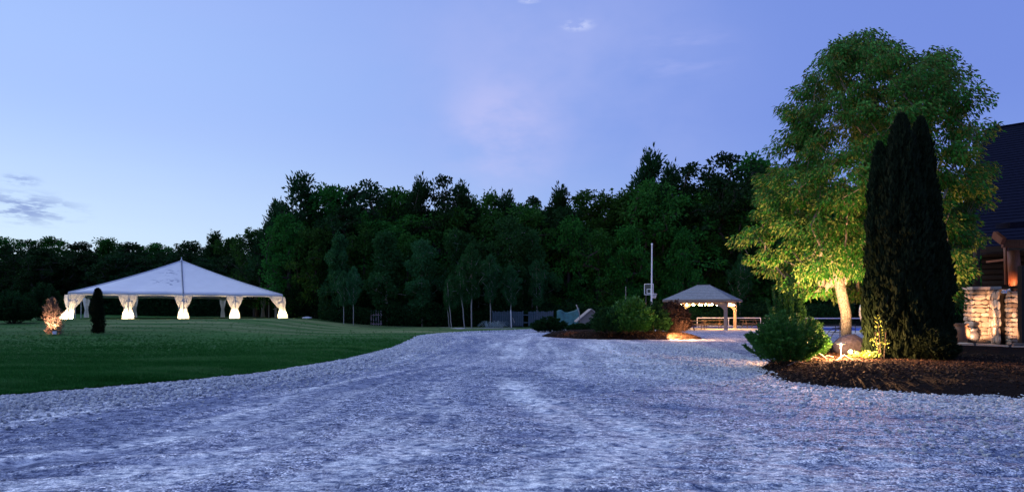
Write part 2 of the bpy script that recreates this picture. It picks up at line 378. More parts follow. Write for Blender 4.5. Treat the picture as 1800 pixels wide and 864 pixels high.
_H = rng.random(65536)
def vnoise(x, y):
    x = np.asarray(x, float); y = np.asarray(y, float)
    xi = np.floor(x).astype(int); yi = np.floor(y).astype(int); fx = x - xi; fy = y - yi
    fx = fx * fx * (3 - 2 * fx); fy = fy * fy * (3 - 2 * fy)
    h = lambda a, b: _H[((a * 73856093) ^ (b * 19349663)) & 65535]
    return (h(xi, yi) * (1 - fx) + h(xi + 1, yi) * fx) * (1 - fy) + (h(xi, yi + 1) * (1 - fx) + h(xi + 1, yi + 1) * fx) * fy
def fbm(x, y, o=4):
    s = 0; a = 0.5; t_ = 0
    for i in range(o): s = s + a * vnoise(x * 2 ** i + 17 * i, y * 2 ** i - 9 * i); t_ += a; a *= 0.55
    return s / t_
def sstep(x, a, b):
    q = np.clip((np.asarray(x, float) - a) / (b - a), 0, 1); return q * q * (3 - 2 * q)

# ------------------------------------------------------------------ ground
EY = [-8, 3, 5, 8, 11.7, 14.1, 15.9, 20.7, 27, 35, 41, 45, 49, 55, 61, 62.5, 64, 70, 86]
EX = [-40, -24, -18, -13, -9.6, -7.7, -6.5, -5.6, -5.3, -5.7, -6.2, -5.4, -3.6, 1.5, 3.5, 3.5, -12, -15, -22]
def edgeL(y): return np.interp(y, EY, EX)
def lawnz(x, y):
    x = np.asarray(x, float); y = np.asarray(y, float)
    z = 0.84 * sstep(y, 24, 55) * sstep(-x, 12, 23)
    z = z + 1.5 * sstep(-x, 43, 70) * sstep(y, 20, 52) * (1 - 0.6 * sstep(y, 56, 70))
    d = edgeL(y) - x
    z = z + 0.05 + 0.10 * sstep(d, 0, 1.2) * (1 - sstep(y, 30, 45)) + 0.10 * (fbm(x * 0.12, y * 0.12, 3) - 0.5) * sstep(d, 0.5, 6)
    return z
def terr(x, y):
    x = np.asarray(x, float); y = np.asarray(y, float)
    z = np.where(x < edgeL(np.clip(y, -8, 86)), lawnz(x, y) - 0.35, -0.35)
    z = z + 0.33 * sstep(y, 63, 66) * (x > -10) 
    z = z + 6.5 * sstep(y, 96, 170) + 0.5 * sstep(-x, 60, 100) + 2.0 * sstep(y, 66, 95) * sstep(x, -20, 0)
    z = z + 0.6 * (fbm(x * 0.05, y * 0.05, 3) - 0.5) * sstep(y, 66, 90)
    return z
def grid(xs, ys, zf, name, mat, off=0.0, attrs=None):
    X, Y = np.meshgrid(xs, ys); Z = zf(X, Y) + off
    V = np.stack([X.ravel(), Y.ravel(), Z.ravel()], 1); n = len(xs); m = len(ys)
    i = np.arange(n - 1)[None, :] + n * np.arange(m - 1)[:, None]; i = i.ravel()
    me = npmesh(name, V, np.stack([i, i + 1, i + n + 1, i + n], 1))
    if attrs:
        for k, fn in attrs.items():
            a = me.attributes.new(k, 'FLOAT', 'POINT'); a.data.foreach_set('value', fn(X, Y).ravel().astype(np.float32))
    return link(name, me, mat, smooth=True)
gx = np.concatenate([np.linspace(-900, -130, 24), np.linspace(-120, 120, 161), np.linspace(130, 900, 24)])
gy = np.concatenate([np.linspace(-300, -20, 12), np.linspace(-10, 180, 150), np.linspace(200, 1500, 24)])
tag(grid(gx, gy, terr, 'ground', 'earth'), kind='structure')

# gravel: flat yard with shallow wheel ruts
def uroad(x, y):
    l = edgeL(y); r = np.interp(y, [0, 8, 11.7, 16, 22, 34, 50, 62], [22, 18, 12, 7.5, 8.0, 9.0, 11, 13]); return (x - l) / (r - l)
def track(x, y):
    u = uroad(x, y); wv = fbm(x * 0.15, y * 0.1, 2) * 0.12
    s = fbm((u + wv) * 22, y * 0.16 + 3, 4)
    s2 = fbm((u + wv) * 60, y * 0.30 + 9, 3)
    edge = sstep(u, 0.0, 0.16) * sstep(-u, -0.98, -0.78)
    return np.clip((0.65 * s + 0.35 * s2 - 0.30) * 2.0, 0, 1) * (0.25 + 0.75 * edge) * sstep(u, 0.03, 0.10)
def dark_streak(x, y):
    u = uroad(x, y); wv = fbm(x * 0.2 + 5, y * 0.15, 3) * 0.15
    a = fbm((u + wv) * 120 + 40, y * 0.30 + 7, 5)
    c = fbm(x * 1.2 + 3, y * 5.0 + 0.8 * x, 4)
    mid = sstep(u, 0.22, 0.45) * (1 - 0.5 * sstep(u, .7, .9))
    return np.clip((a * (1 - .6 * mid) + c * (.35 + .35 * mid) - 0.50) * 4.5, 0, 1) * (0.55 + 0.45 * sstep(fbm(x * .3, y * .25 + 9, 2), .3, .6))
def gravelz(x, y):
    u = uroad(x, y)
    k = 1 - sstep(y, 30, 50)
    z = -0.035 * track(x, y) - 0.03 * dark_streak(x, y) * (1 - sstep(y, 25, 50)) + 0.045 * (fbm(x * 3.2, y * 3.2, 3) - 0.5) * k + 0.022 * (fbm(x * 11, y * 11, 2) - 0.5) * (1 - sstep(y, 14, 22)) 
    z = z + 0.05 * np.exp(-((u - 0.045) / 0.04) ** 2) + 0.06 * np.exp(-((u - 0.97) / 0.05) ** 2) * (1 - sstep(y, 22, 30))
    return z
gyy = 3.6 * (63.0 / 3.6) ** np.linspace(0, 1, 420)
tag(grid(np.linspace(-26, 46, 520), gyy, gravelz, 'gravel_road', 'gravel', attrs={'track': track, 'dark_streak': dark_streak}), kind='structure')
tag(grid(np.linspace(-60, 46, 60), np.linspace(-20, 3.6, 20), lambda x, y: -0.02 + 0 * x, 'gravel_yard', 'gravel'), kind='structure')
# pale dirt strip at the forest foot
tag(grid(np.linspace(-8, 24, 60), np.linspace(55.5, 63, 16), lambda x, y: 0.02 + 0.04 * fbm(x, y, 2) - 0.1 * (1 - sstep(y, 55.5, 56.5)) * 1.0, 'dirt_strip', 'dirt'), kind='structure')

# lawn strips from the gravel edge outwards
ys = np.concatenate([np.linspace(-8, 10, 40), np.linspace(10.1, 62.4, 460), np.linspace(62.6, 86, 50)])
kk = np.concatenate([np.linspace(0, 4, 30), np.linspace(4.2, 40, 110), np.linspace(42, 170, 40)])
Yg = np.repeat(ys[:, None], len(kk), 1)
wob = (fbm(ys * 1.7, ys * 0 + 3, 4) - 0.5) * 0.55 * np.interp(ys, [0, 60], [0.7, 2.2])
Xg = (edgeL(ys) + wob)[:, None] - kk[None, :]
Zg = lawnz(Xg, Yg); Zg[:, 0] = -0.08; Zg[:, 1] = np.minimum(Zg[:, 1], 0.05)
V = np.stack([Xg.ravel(), Yg.ravel(), Zg.ravel()], 1); n = len(kk); m = len(ys)
i = (np.arange(n - 1)[None, :] + n * np.arange(m - 1)[:, None]).ravel()
tag(link('lawn', npmesh('lawn', V, np.stack([i, i + n, i + n + 1, i + 1], 1)), 'lawn', smooth=True), kind='structure')

# ---- scatter by geometry nodes
def src(name, me, mat):
    me.materials.append(M[mat]); return bpy.data.objects.new(name, me)
def scatter(name, pts, rot, sc, source, label=None):
    me = bpy.data.meshes.new(name); me.vertices.add(len(pts)); me.vertices.foreach_set('co', np.asarray(pts, np.float32).ravel())
    for k, a in (('rot', rot), ('scl', sc)):
        at = me.attributes.new(k, 'FLOAT_VECTOR', 'POINT'); at.data.foreach_set('vector', np.asarray(a, np.float32).ravel())
    o = bpy.data.objects.new(name, me); COL.objects.link(o); tag(o, kind='stuff')
    ng = bpy.data.node_groups.new(name, 'GeometryNodeTree')
    ng.interface.new_socket('Geometry', in_out='INPUT', socket_type='NodeSocketGeometry'); ng.interface.new_socket('Geometry', in_out='OUTPUT', socket_type='NodeSocketGeometry')
    gi = ng.nodes.new('NodeGroupInput'); go = ng.nodes.new('NodeGroupOutput'); ip = ng.nodes.new('GeometryNodeInstanceOnPoints')
    oi = ng.nodes.new('GeometryNodeObjectInfo'); oi.inputs['Object'].default_value = source
    ra = ng.nodes.new('GeometryNodeInputNamedAttribute'); ra.data_type = 'FLOAT_VECTOR'; ra.inputs[0].default_value = 'rot'
    sa = ng.nodes.new('GeometryNodeInputNamedAttribute'); sa.data_type = 'FLOAT_VECTOR'; sa.inputs[0].default_value = 'scl'
    er = ng.nodes.new('FunctionNodeEulerToRotation')
    ng.links.new(gi.outputs[0], ip.inputs['Points']); ng.links.new(oi.outputs['Geometry'], ip.inputs['Instance'])
    ng.links.new(ra.outputs[0], er.inputs[0]); ng.links.new(er.outputs[0], ip.inputs['Rotation']); ng.links.new(sa.outputs[0], ip.inputs['Scale'])
    ng.links.new(ip.outputs[0], go.inputs[0])
    mo = o.modifiers.new('scatter', 'NODES'); mo.node_group = ng
    return o
import bmesh
def stone_mesh(seed, sub=1, jag=0.28):
    bm = bmesh.new(); bmesh.ops.create_icosphere(bm, subdivisions=sub, radius=1.0); r = random.Random(seed)
    for v in bm.verts: v.co *= 1 + r.uniform(-jag, jag)
    me = bpy.data.meshes.new('stone'); bm.to_mesh(me); bm.free(); return me
stone_src = [src('stone_source', stone_mesh(s_), 'stone') for s_ in range(3)]
def rots(n): return rng.random((n, 3)) * 6.283

# loose crushed stone: thick along the verges, thin over the yard
def stones(name, n, ysamp, usamp, smin, smax, k):
    y = ysamp(n); u = usamp(n, y)
    l = edgeL(y); r = np.interp(y, [0, 8, 11.7, 16, 22, 34, 50, 62], [22, 18, 12, 7.5, 8.0, 9.0, 11, 13])
    x = l + u * (r - l)
    if k == 2:
        keep = rng.random(n) > track(x, y) * 1.6 + 0.15; x, y = x[keep], y[keep]; n = len(x)
    s = smin + (smax - smin) * rng.random(n) ** 2.2
    z = gravelz(x, y) + s * 0.25
    sc = np.stack([s * (0.8 + 0.6 * rng.random(n)), s * (0.7 + 0.5 * rng.random(n)), s * (0.45 + 0.35 * rng.random(n))], 1)
    return scatter(name, np.stack([x, y, z], 1), rots(n) * np.array([0.15, 0.15, 1]), sc, stone_src[k])
ylog = lambda a, b: (lambda n: a * (b / a) ** rng.random(n))
def inv(a, b):      # density falling as 1/y^2
    return lambda n: 1 / (1 / b + (1 / a - 1 / b) * rng.random(n))
stones('gravel_stones', 34000, inv(8, 58), lambda n, y: np.clip(np.abs(rng.normal(0, 0.065, n)) - 0.005, -0.01, 0.6) * np.interp(y, [8, 60], [1.0, 1.6]), 0.012, 0.045, 0)
stones('gravel_stones', 42000, inv(7, 32), lambda n, y: 1.03 - np.abs(rng.normal(0, 0.16, n)), 0.012, 0.042, 1)
stones('gravel_stones', 34000, inv(4.6, 26), lambda n, y: rng.random(n) * 1.1 - 0.02, 0.003, 0.016, 2)

# grass blades near the verge and over the near lawn
bl = MB()
for q in range(7):
    a = q * 0.9; r_ = 0.25 + 0.1 * (q % 3); dx, dy = math.cos(a), math.sin(a)
    b0 = Vector((dx * 0.25, dy * 0.25, 0)); t0 = Vector((dx * (0.25 + r_ * 1.3), dy * (0.25 + r_ * 1.3), 1.0 - 0.12 * (q % 3)))
    w_ = Vector((-dy, dx, 0)) * 0.09
    bl.add([b0 - w_, b0 + w_, t0], [(0, 1, 2)])
bme = bpy.data.meshes.new('tuft'); bme.from_pydata(bl.v, [], bl.f); at = bme.attributes.new('tint', 'FLOAT', 'POINT'); at.data.foreach_set('value', np.linspace(0, 1, len(bl.v)).astype(np.float32))
tuft = src('tuft_source', bme, 'blade')
n = 130000; y = inv(9.5, 60)(n); d = np.abs(rng.random(n)) ** 1.3 * 30 * (0.25 + y / 60); x = edgeL(y) - d + 0.05; kp = rng.random(n) < np.interp(y, [9, 18, 36, 60], [1, .9, .08, 0]) * (0.3 + 1.2 * fbm(x * .3, y * .9, 3)); x = x[kp]; y = y[kp]; n = len(x)
s = (0.045 + 0.04 * rng.random(n)) * np.interp(y, [9, 60], [0.9, 1.5]); z = np.maximum(lawnz(x, y), 0.02) - 0.01
scatter('grass', np.stack([x, y, z], 1), rots(n) * np.array([0.05, 0.05, 1]), np.stack([s * 1.2, s * 1.2, s * (0.7 + 0.5 * rng.random(n))], 1), tuft)

# ------------------------------------------------------------------ foliage machinery
def leaves(Cn, D, L, W, name, fold=0.25):
    """rhombic folded leaves; Cn base points, D directions"""
    n = len(Cn); D = D / (np.linalg.norm(D, axis=1, keepdims=True) + 1e-9)
    a = rng.normal(size=(n, 3)); S = np.cross(D, a); S /= (np.linalg.norm(S, axis=1, keepdims=True) + 1e-9); Nn = np.cross(S, D)
    fl_ = np.where(Nn[:, 2:3] < 0, -1.0, 1.0); S = S * fl_; Nn = Nn * fl_
    L = (np.ones(n) * L)[:, None] * (0.65 + 0.7 * rng.random((n, 1))); W = (np.ones(n) * W)[:, None] * (0.7 + 0.6 * rng.random((n, 1)))
    b = Cn; tip = Cn + D * L; m1 = Cn + D * L * 0.45 + S * W * 0.5 + Nn * W * fold; m2 = Cn + D * L * 0.45 - S * W * 0.5 + Nn * W * fold
    V = np.stack([b, m1, tip, m2], 1).reshape(-1, 3); i = np.arange(n)[:, None] * 4
    Fc = np.concatenate([i + [[0, 1, 2]], i + [[0, 2, 3]]], 1).reshape(-1, 3)
    return npmesh(name, V, Fc, np.repeat(rng.random(n) * 0.8 + 0.2 * rng.random(), 4))
def skeleton(tr, base_pts, clumps, r0, rmin=0.012, n=6, wig=0.12, up=0.25, steep=0.0, kmin=2):
    """greedy tree: trunk chain then each clump joins the nearest node that lies further in"""
    nodes = [Vector(p) for p in base_pts]; par = [-1] + list(range(len(base_pts) - 1)); w_ = [0.0] * len(nodes)
    root = nodes[-1]; nb = len(nodes)
    fork = nodes[min(2, nb - 1)]
    order = sorted(range(len(clumps)), key=lambda i: (Vector(clumps[i]) - fork).length)
    for i in order:
        c = Vector(clumps[i]); best = None; bd = 1e9
        for k, q in enumerate(nodes):
            if k < min(kmin, nb - 1): continue
            dd = (c - q).length + (0.9 * max(0, q.z - c.z))
            hz_ = math.hypot(c.x - q.x, c.y - q.y); dd += 1.3 * max(0, .45 * hz_ - (c.z - q.z)) * steep
            if dd < bd: bd = dd; best = k
        q = nodes[best]
        if (c - q).length > 1.6 * up * 4:
            mid = (c + q) * 0.5 + Vector((rnd.uniform(-1, 1), rnd.uniform(-1, 1), rnd.uniform(0.0, 1.0))) * wig * (c - q).length
            nodes.append(mid); par.append(best); w_.append(0); best = len(nodes) - 1
        nodes.append(c); par.append(best); w_.append(1.0)
    for k in range(len(nodes) - 1, 0, -1): w_[par[k]] += w_[k]
    tot = max(w_[0], 1)
    rad = [max(rmin, r0 * (x / tot) ** 0.5) for x in w_]
    for k in range(1, len(nodes)):
        a = rad[par[k]]
        if k < nb: tr.tube([nodes[par[k]], nodes[k]], [a, rad[k]], n + 2, False)
        else: tr.tube([nodes[par[k]], nodes[k]], [min(a, rad[k] * 1.35), rad[k]], max(4, n - 1), False)
    return tr
def crown_pts(nc, z0, z1, env, shell=0.55):
    out = []
    while len(out) < nc:
        tq = rnd.random(); z = z0 + (z1 - z0) * tq; az = rnd.random() * 2 * math.pi
        e = env(tq, az)
        if rnd.random() > (e + 0.15): continue
        r = e * (rnd.random() ** shell); out.append((math.cos(az) * r, math.sin(az) * r, z))
    return out
def clump_leaves(cl, per, rad, flat, outw, droop, L, W, name, center=(0, 0), jitter=0.9):
    cl = np.array(cl); C = np.repeat(cl, per, 0); n = len(C)
    rr = np.repeat(rad * (0.6 + 0.8 * rng.random(len(cl))), per)[:, None]
    g = rng.normal(size=(n, 3)); g /= np.linalg.norm(g, axis=1, keepdims=True); g *= rng.random((n, 1)) ** 0.45
    Pn = C + g * rr * np.array([1, 1, flat])
    o = Pn - np.array([center[0], center[1], 0]); o[:, 2] = 0; o /= (np.linalg.norm(o, axis=1, keepdims=True) + 0.5)
    D = g * outw + o * 0.5 + rng.normal(size=(n, 3)) * jitter * 0.5 + np.array([0, 0, -droop])
    return leaves(Pn, D, L, W, name)

# prototypes: 10 units high
PROTO = {}
def make_proto(kind, seed, leaf, bark, z0, env, nc, per, rad, flat, droop, L, W, r0, lean=0.0, nb=4, top=0.75):
    global rnd, rng
    rnd = random.Random(seed); rng = np.random.default_rng(seed)
    cl = crown_pts(nc, z0, 9.6, env)
    base = [(0, 0, -0.3)] + [(lean * q / nb + rnd.uniform(-.06, .06), rnd.uniform(-.06, .06), top * 10 * (q / nb) ** 1.1) for q in range(1, nb + 1)]
    tr = MB(); skeleton(tr, base, cl, r0, 0.02, 5)
    cm = clump_leaves(cl, per, rad, flat, 0.8, droop, L, W, kind + '_crown'); cm.materials.append(M[leaf])
    tm = bpy.data.meshes.new(kind + '_trunk'); tm.from_pydata(tr.v, [], tr.f); tm.materials.append(M[bark])
    PROTO.setdefault(kind, []).append((cm, tm))
def lob(seed, base, am=1.0):
    r = random.Random(seed); ph = [r.uniform(0, 6.28) for _ in range(4)]
    return lambda tq, az: base(tq) * (1 + am * (0.22 * math.sin(2 * az + ph[0] + 3 * tq) + 0.16 * math.sin(3 * az + ph[1] - 7 * tq) + 0.12 * math.sin(5 * az + ph[2] + 11 * tq) + .14 * math.sin(17 * tq + ph[3])))
round_ = lambda w: (lambda tq: w * math.sin(math.pi * min(1, 0.10 + 0.86 * tq)) ** 0.65)
cone_ = lambda w: (lambda tq: w * (1 - tq) ** 0.7 * (0.35 + 0.65 * min(1, tq * 5)) + 0.12)
slim_ = lambda w: (lambda tq: w * math.sin(math.pi * min(1, 0.08 + 0.85 * tq)) ** 0.8)
for s_ in range(4): make_proto('broadleaf_tree', 11 + s_, 'maple', 'bark', 1.6, lob(s_, round_(3.1)), 120, 62, 0.62, 0.75, 0.25, 0.30, 0.17, 0.28)
for s_ in range(2): make_proto('oak_tree', 31 + s_, 'dark', 'bark', 2.4, lob(9 + s_, round_(3.2)), 85, 62, 0.58, 0.6, 0.2, 0.27, 0.16, 0.28)
for s_ in range(5): make_proto('poplar_tree', 41 + s_, 'poplar', 'palebark', 1.4, lob(20 + s_, [slim_(1.8), cone_(2.3), slim_(1.5), round_(1.9), cone_(1.9)][s_], 1.7), 110, 105, 0.50, 1.0, 0.1, 0.24, 0.13, 0.09, nb=6, top=0.9)
for s_ in range(2): make_proto('ash_tree', 51 + s_, 'dark', 'bark', 2.0, lob(30 + s_, cone_(2.9)), 105, 52, 0.5, 1.5, -0.9, 0.34, 0.13, 0.22, nb=5, top=0.9)
for s_ in range(2): make_proto('maple_tree', 61 + s_, 'maple', 'bark', 0.6, lob(40 + s_, round_(2.9)), 130, 60, 0.6, 0.8, 0.3, 0.28, 0.16, 0.24)
for s_ in range(2): make_proto('birch_tree', 71 + s_, 'poplar', 'palebark', 3.6, lob(50 + s_, slim_(1.7)), 80, 95, 0.45, 0.9, 0.2, 0.2, 0.11, 0.10, lean=1.1 if s_ else 0.15, nb=6, top=0.85)
rnd = random.Random(99); rng = np.random.default_rng(99)

def tree(kind, px, pytop, d, wide, label, var=None, group=None, zb=None, flip=False):
    ms = PROTO[kind]; cm, tm = ms[(var if var is not None else rnd.randrange(len(ms))) % len(ms)]
    x = (px - 900) / F * d; zb = float(terr(x, d)) if zb is None else zb
    if x < edgeL(min(d, 86)) and d < 86: zb = float(lawnz(x, d))
    H = CAMZ + (HZ - pytop) / F * d - zb; s = H / 10.2
    t_ = thing(kind, (x, d, zb), label, 'tree', group); t_.rotation_euler = (0, 0, 0 if flip is None else rnd.uniform(0, 6.28)); t_.scale = (s * wide, s * wide, s)
    for nm, me in (('crown', cm), ('trunk', tm)):
        o = bpy.data.objects.new(nm, me); COL.objects.link(o); o.parent = t_
    return t_

# ------------------------------------------------------------------ forest
G_BACK = 'forest trees behind the yard'
# skyline trees, left to right: (px, top, distance, width, kind, label)
SKY_ = [
 (8, 414, 98, 1.0, 'broadleaf_tree', 'dark rounded tree at the far left edge of the tree line, left of the tent'),
 (48, 417, 96, 1.1, 'oak_tree', 'low dark oak on the skyline above the orange lit columnar shrub'),
 (92, 412, 97, 1.0, 'broadleaf_tree', 'dark tree on the skyline just left of the tent roof corner'),
 (140, 422, 95, 1.1, 'oak_tree', 'dark oak behind the left eave of the tent'),
 (188, 416, 97, 1.0, 'broadleaf_tree', 'dark rounded tree on the skyline behind the left slope of the tent'),
 (232, 422, 94, 1.1, 'oak_tree', 'ragged dark oak behind the second curtain of the tent'),
 (280, 424, 96, 1.1, 'broadleaf_tree', 'dark tree on the skyline just left of the tent peak'),
 (330, 420, 94, 1.1, 'oak_tree', 'dark oak directly behind the tent peak'),
 (378, 408, 96, 1.0, 'ash_tree', 'spiky topped tree on the skyline right of the tent peak'),
 (412, 414, 94, 1.0, 'broadleaf_tree', 'dark tree on the skyline where the low left tree line ends'),
 (452, 396, 80, 0.8, 'broadleaf_tree', 'shorter tree at the left foot of the tall forest, above the right tent slope'),
 (486, 352, 76, 0.8, 'ash_tree', 'narrow dark tree stepping up to the tall forest above the right tent corner'),
 (528, 300, 74, 0.95, 'ash_tree', 'tall tree with upswept feathery tips at the left end of the tall forest'),
 (580, 318, 75, 0.9, 'broadleaf_tree', 'tall dark broadleaf tree right beside the feathery topped tree'),
 (618, 322, 77, 0.9, 'oak_tree', 'dark open crowned oak on the skyline above the white bundle'),
 (658, 310, 76, 0.85, 'oak_tree', 'oak with a bump on the skyline above the picket gate'),
 (700, 322, 77, 0.85, 'broadleaf_tree', 'dark round tree on the skyline just right of the oak above the picket gate'),
 (738, 312, 76, 0.7, 'ash_tree', 'pointed tree on the skyline left of the highest central peak'),
 (776, 298, 75, 0.7, 'oak_tree', 'loose topped tree forming the highest peak of the central skyline'),
 (812, 322, 77, 0.75, 'ash_tree', 'feathery dark tree on the right flank of the central peak'),
 (850, 334, 78, 0.85, 'broadleaf_tree', 'dark tree on the skyline above the pair of leaning birches'),
 (892, 338, 77, 0.8, 'ash_tree', 'spiky dark tree on the skyline above the pale brush heap'),
 (935, 338, 78, 0.9, 'oak_tree', 'low dark oak on the skyline above the weathered board fence'),
 (984, 328, 76, 0.85, 'ash_tree', 'spiky crowned tree on the skyline above the teal tarp'),
 (1040, 330, 77, 0.95, 'broadleaf_tree', 'rounded tree on the skyline above the small pale shed'),
 (1085, 334, 76, 0.9, 'broadleaf_tree', 'dark tree in the skyline dip left of the tall spiky tree'),
 (1142, 264, 78, 0.8, 'ash_tree', 'tall spiky tree rising above the skyline over the basketball hoop'),
 (1178, 288, 80, 0.75, 'ash_tree', 'narrow dark tree just right of the tall spiky tree'),
 (1216, 280, 76, 0.8, 'oak_tree', 'tall dark oak on the skyline above the shelter roof'),
 (1272, 258, 75, 0.95, 'oak_tree', 'tall open crowned oak just left of the floodlit tree'),
 (1330, 268, 80, 0.9, 'broadleaf_tree', 'dark tree half hidden by the left edge of the floodlit tree'),
]
for px, top, d, wd, kind, lab in SKY_: tree(kind, px, top, d, wd, lab)
# front rank of the forest
FRONT = [
 (508, 372, 70, 0.85, 'maple_tree', 'dense green maple at the forest edge just right of the tent'),
 (556, 395, 69, 0.8, 'broadleaf_tree', 'green tree at the forest edge above the white bundle'),
 (596, 402, 66, 0.9, 'poplar_tree', 'slender grey green poplar at the forest edge right of the white bundle'),
 (640, 388, 70, 0.8, 'maple_tree', 'dark maple standing over the picket gate'),
 (680, 398, 66, 1.1, 'poplar_tree', 'pale pointed poplar just right of the picket gate'),
 (716, 405, 68, 0.7, 'broadleaf_tree', 'mid green tree between the picket gate and the leaning birches'),
 (742, 415, 65, 0.95, 'poplar_tree', 'grey green poplar left of the leaning birches'),
 (806, 400, 66, 1.1, 'poplar_tree', 'blue green poplar behind the leaning birches'),
 (842, 418, 67, 0.9, 'poplar_tree', 'thin blue green poplar right of the straight pale birch'),
 (896, 372, 66, 1.0, 'poplar_tree', 'tallest grey green poplar, above the pale brush heap'),
 (936, 396, 67, 1.0, 'poplar_tree', 'blue green poplar behind the weathered board fence'),
 (1000, 375, 70, 0.8, 'maple_tree', 'dark green maple behind the teal tarp'),
 (1052, 400, 69, 0.9, 'maple_tree', 'low dark maple behind the small pale shed'),
 (1100, 395, 69, 0.8, 'broadleaf_tree', 'mid green tree left of the tall white pole'),
 (1150, 310, 72, 0.8, 'broadleaf_tree', 'large green tree behind the tall white pole'),
 (1200, 395, 68, 0.7, 'maple_tree', 'dark maple behind the left end of the shelter roof'),
 (1245, 335, 73, 0.7, 'broadleaf_tree', 'dark tree directly behind the shelter peak'),
 (1300, 340, 74, 0.8, 'maple_tree', 'dark maple behind the right end of the shelter'),
]
for px, top, d, wd, kind, lab in FRONT: tree(kind, px, top, d, wd, lab)
# birches with visible pale trunks
for px, top, d, wd, v, lab in [
 (604, 470, 62, 0.7, 0, 'thin pale trunked birch, left of a pair right of the white bundle'),
 (621, 462, 62, 0.7, 0, 'thin pale trunked birch, right of a pair left of the picket gate'),
 (794, 480, 60.5, 0.8, 1, 'left leaning pale birch at the forest edge, left of the straight birch'),
 (790, 498, 61, 0.8, 1, 'short leaning pale birch tight beside the left leaning birch'),
 (817, 455, 60.5, 0.8, 1, 'pale birch leaning away just left of the straight birch'),
 (829, 420, 60.5, 0.8, 0, 'straight pale birch with the brightest trunk at the forest edge'),
 (862, 440, 62, 0.8, 0, 'tall thin birch beside the brush heap'),
 (898, 460, 62, 0.8, 0, 'slight birch growing behind the white stake'),
 (944, 450, 64, 0.8, 0, 'thin birch in front of the weathered fence'),
 (1300, 440, 66, 0.8, 0, 'thin pale birch behind the right post of the shelter'),
]:
    t_ = tree('birch_tree', px, top, d, wd, lab, var=v, flip=None)
    t_.rotation_euler = (0, 0, math.pi if v else rnd.uniform(0, 6))
# trees one cannot tell apart, deep in the mass
for q in range(46):
    px = 10 + q * 9.4 + rnd.uniform(-6, 6)
    tree('oak_tree', px, rnd.uniform(428, 455), rnd.uniform(88, 92) if q % 2 else rnd.uniform(99, 108), 1.2,
         'dark tree in the low shadowed wood beyond the tent', group='trees in the low wood beyond the tent')
for q in range(60):
    px = 455 + q * 21.5 + rnd.uniform(-8, 8)
    lo = np.interp(px, [455, 500, 560, 800, 1080, 1120, 1330, 1740], [415, 375, 350, 352, 350, 315, 305, 340])
    tree(rnd.choice(['broadleaf_tree', 'oak_tree', 'maple_tree']), px, lo + rnd.uniform(0, 35), [82, 74, 88][q % 3] + rnd.uniform(-2, 2), 1.05,
         'dark tree deep inside the tall forest behind the gravel yard', group='trees deep in the tall forest')
tree('broadleaf_tree', 1752, 206, 62, 0.35, 'small tree top showing above the dark house roof')

# undergrowth: one leafy mass at the forest foot
def under(n, xs_, ds, hs, L, name, leaf):
    px = rng.uniform(xs_[0], xs_[1], n); d = rng.uniform(ds[0], ds[1], n); x = (px - 900) / F * d
    cx = np.floor(x / 2.2); hmax = hs[0] + (hs[1] - hs[0]) * vnoise(x * 0.5, d * 0.4)
    z0 = np.where((x < edgeL(np.clip(d, -8, 86))) & (d < 86), lawnz(x, d), np.maximum(terr(x, d), 0)); z = z0 + hmax * rng.random(n) ** 0.8
    return leaves(np.stack([x, d, z], 1), rng.normal(size=(n, 3)) + np.array([0, -0.5, 0.5]), L, L * 0.5, name)
for args in [(60000, (560, 1500), (63.5, 69), (0.7, 3.2), 0.24, 'undergrowth', 'dark'), (40000, (-30, 600), (86, 90), (1.0, 5.0), 0.36, 'undergrowth', 'dark'),
             (22000, (500, 700), (68, 72), (1.0, 3.5), 0.26, 'undergrowth', 'dark'), (60000, (560, 1800), (72, 78), (2.0, 7), 0.4, 'undergrowth', 'dark')]:
    tag(link('undergrowth', under(*args), args[-1]), kind='stuff')
# ------------------------------------------------------------------ lights
def lamp(kind, loc, power, col=(1, 0.62, 0.28), target=None, size=0.05, cone=80, blend=0.6):
    l = bpy.data.lights.new('lamp', kind); l.energy = power; l.color = col; l.shadow_soft_size = size
    o = bpy.data.objects.new('lamp', l); COL.objects.link(o); o.location = loc
    if kind == 'SPOT':
        l.spot_size = R(cone); l.spot_blend = blend
        o.rotation_euler = (Vector(loc) - Vector(target)).to_track_quat('Z', 'Y').to_euler()
    return o

# ------------------------------------------------------------------ tent
TZ = 0.88
FL = Vector((-40.4, 57.0, TZ)); FR = Vector((-24.2, 66.0, TZ)); ta = (FR - FL).normalized(); TW = (FR - FL).length
tb = Vector((-ta.y, ta.x, 0)); TD = 15.0; EV = 2.45
BL = FL + tb * TD; BR = FR + tb * TD
tent = thing('marquee_tent', (FL + FR + BL + BR) / 4, 'large white peaked marquee tent with gathered curtains on the far lawn', 'tent')
apex = (FL + FR + BL + BR) / 4; apex.z = CAMZ + (HZ - 458) / F * apex.y
EZ = Vector((0, 0, EV))
def sag(a, b, q, s): v = a.lerp(b, q); v.z -= s * 4 * q * (1 - q); return v
def face(a, b, m_, scal=0.0, nu=24, nv=14):
    for i in range(nv + 1):
        v = i / nv
        for j in range(nu + 1):
            u = j / nu; e = a.lerp(b, u); bay = (u * 4) % 1.0
            e = e + Vector((0, 0, -0.05 * math.sin(math.pi * bay) * -1 if False else 0.06 * math.sin(math.pi * bay)))
            p = e.lerp(apex, v); p.z -= 0.28 * 4 * v * (1 - v) * 0.6
            m_.v.append(tuple(p))
    k = len(m_.v) - (nu + 1) * (nv + 1)
    for i in range(nv):
        for j in range(nu):
            q = k + i * (nu + 1) + j; m_.f.append((q, q + 1, q + nu + 2, q + nu + 1))
cs = [FL + EZ, FR + EZ, BR + EZ, BL + EZ]
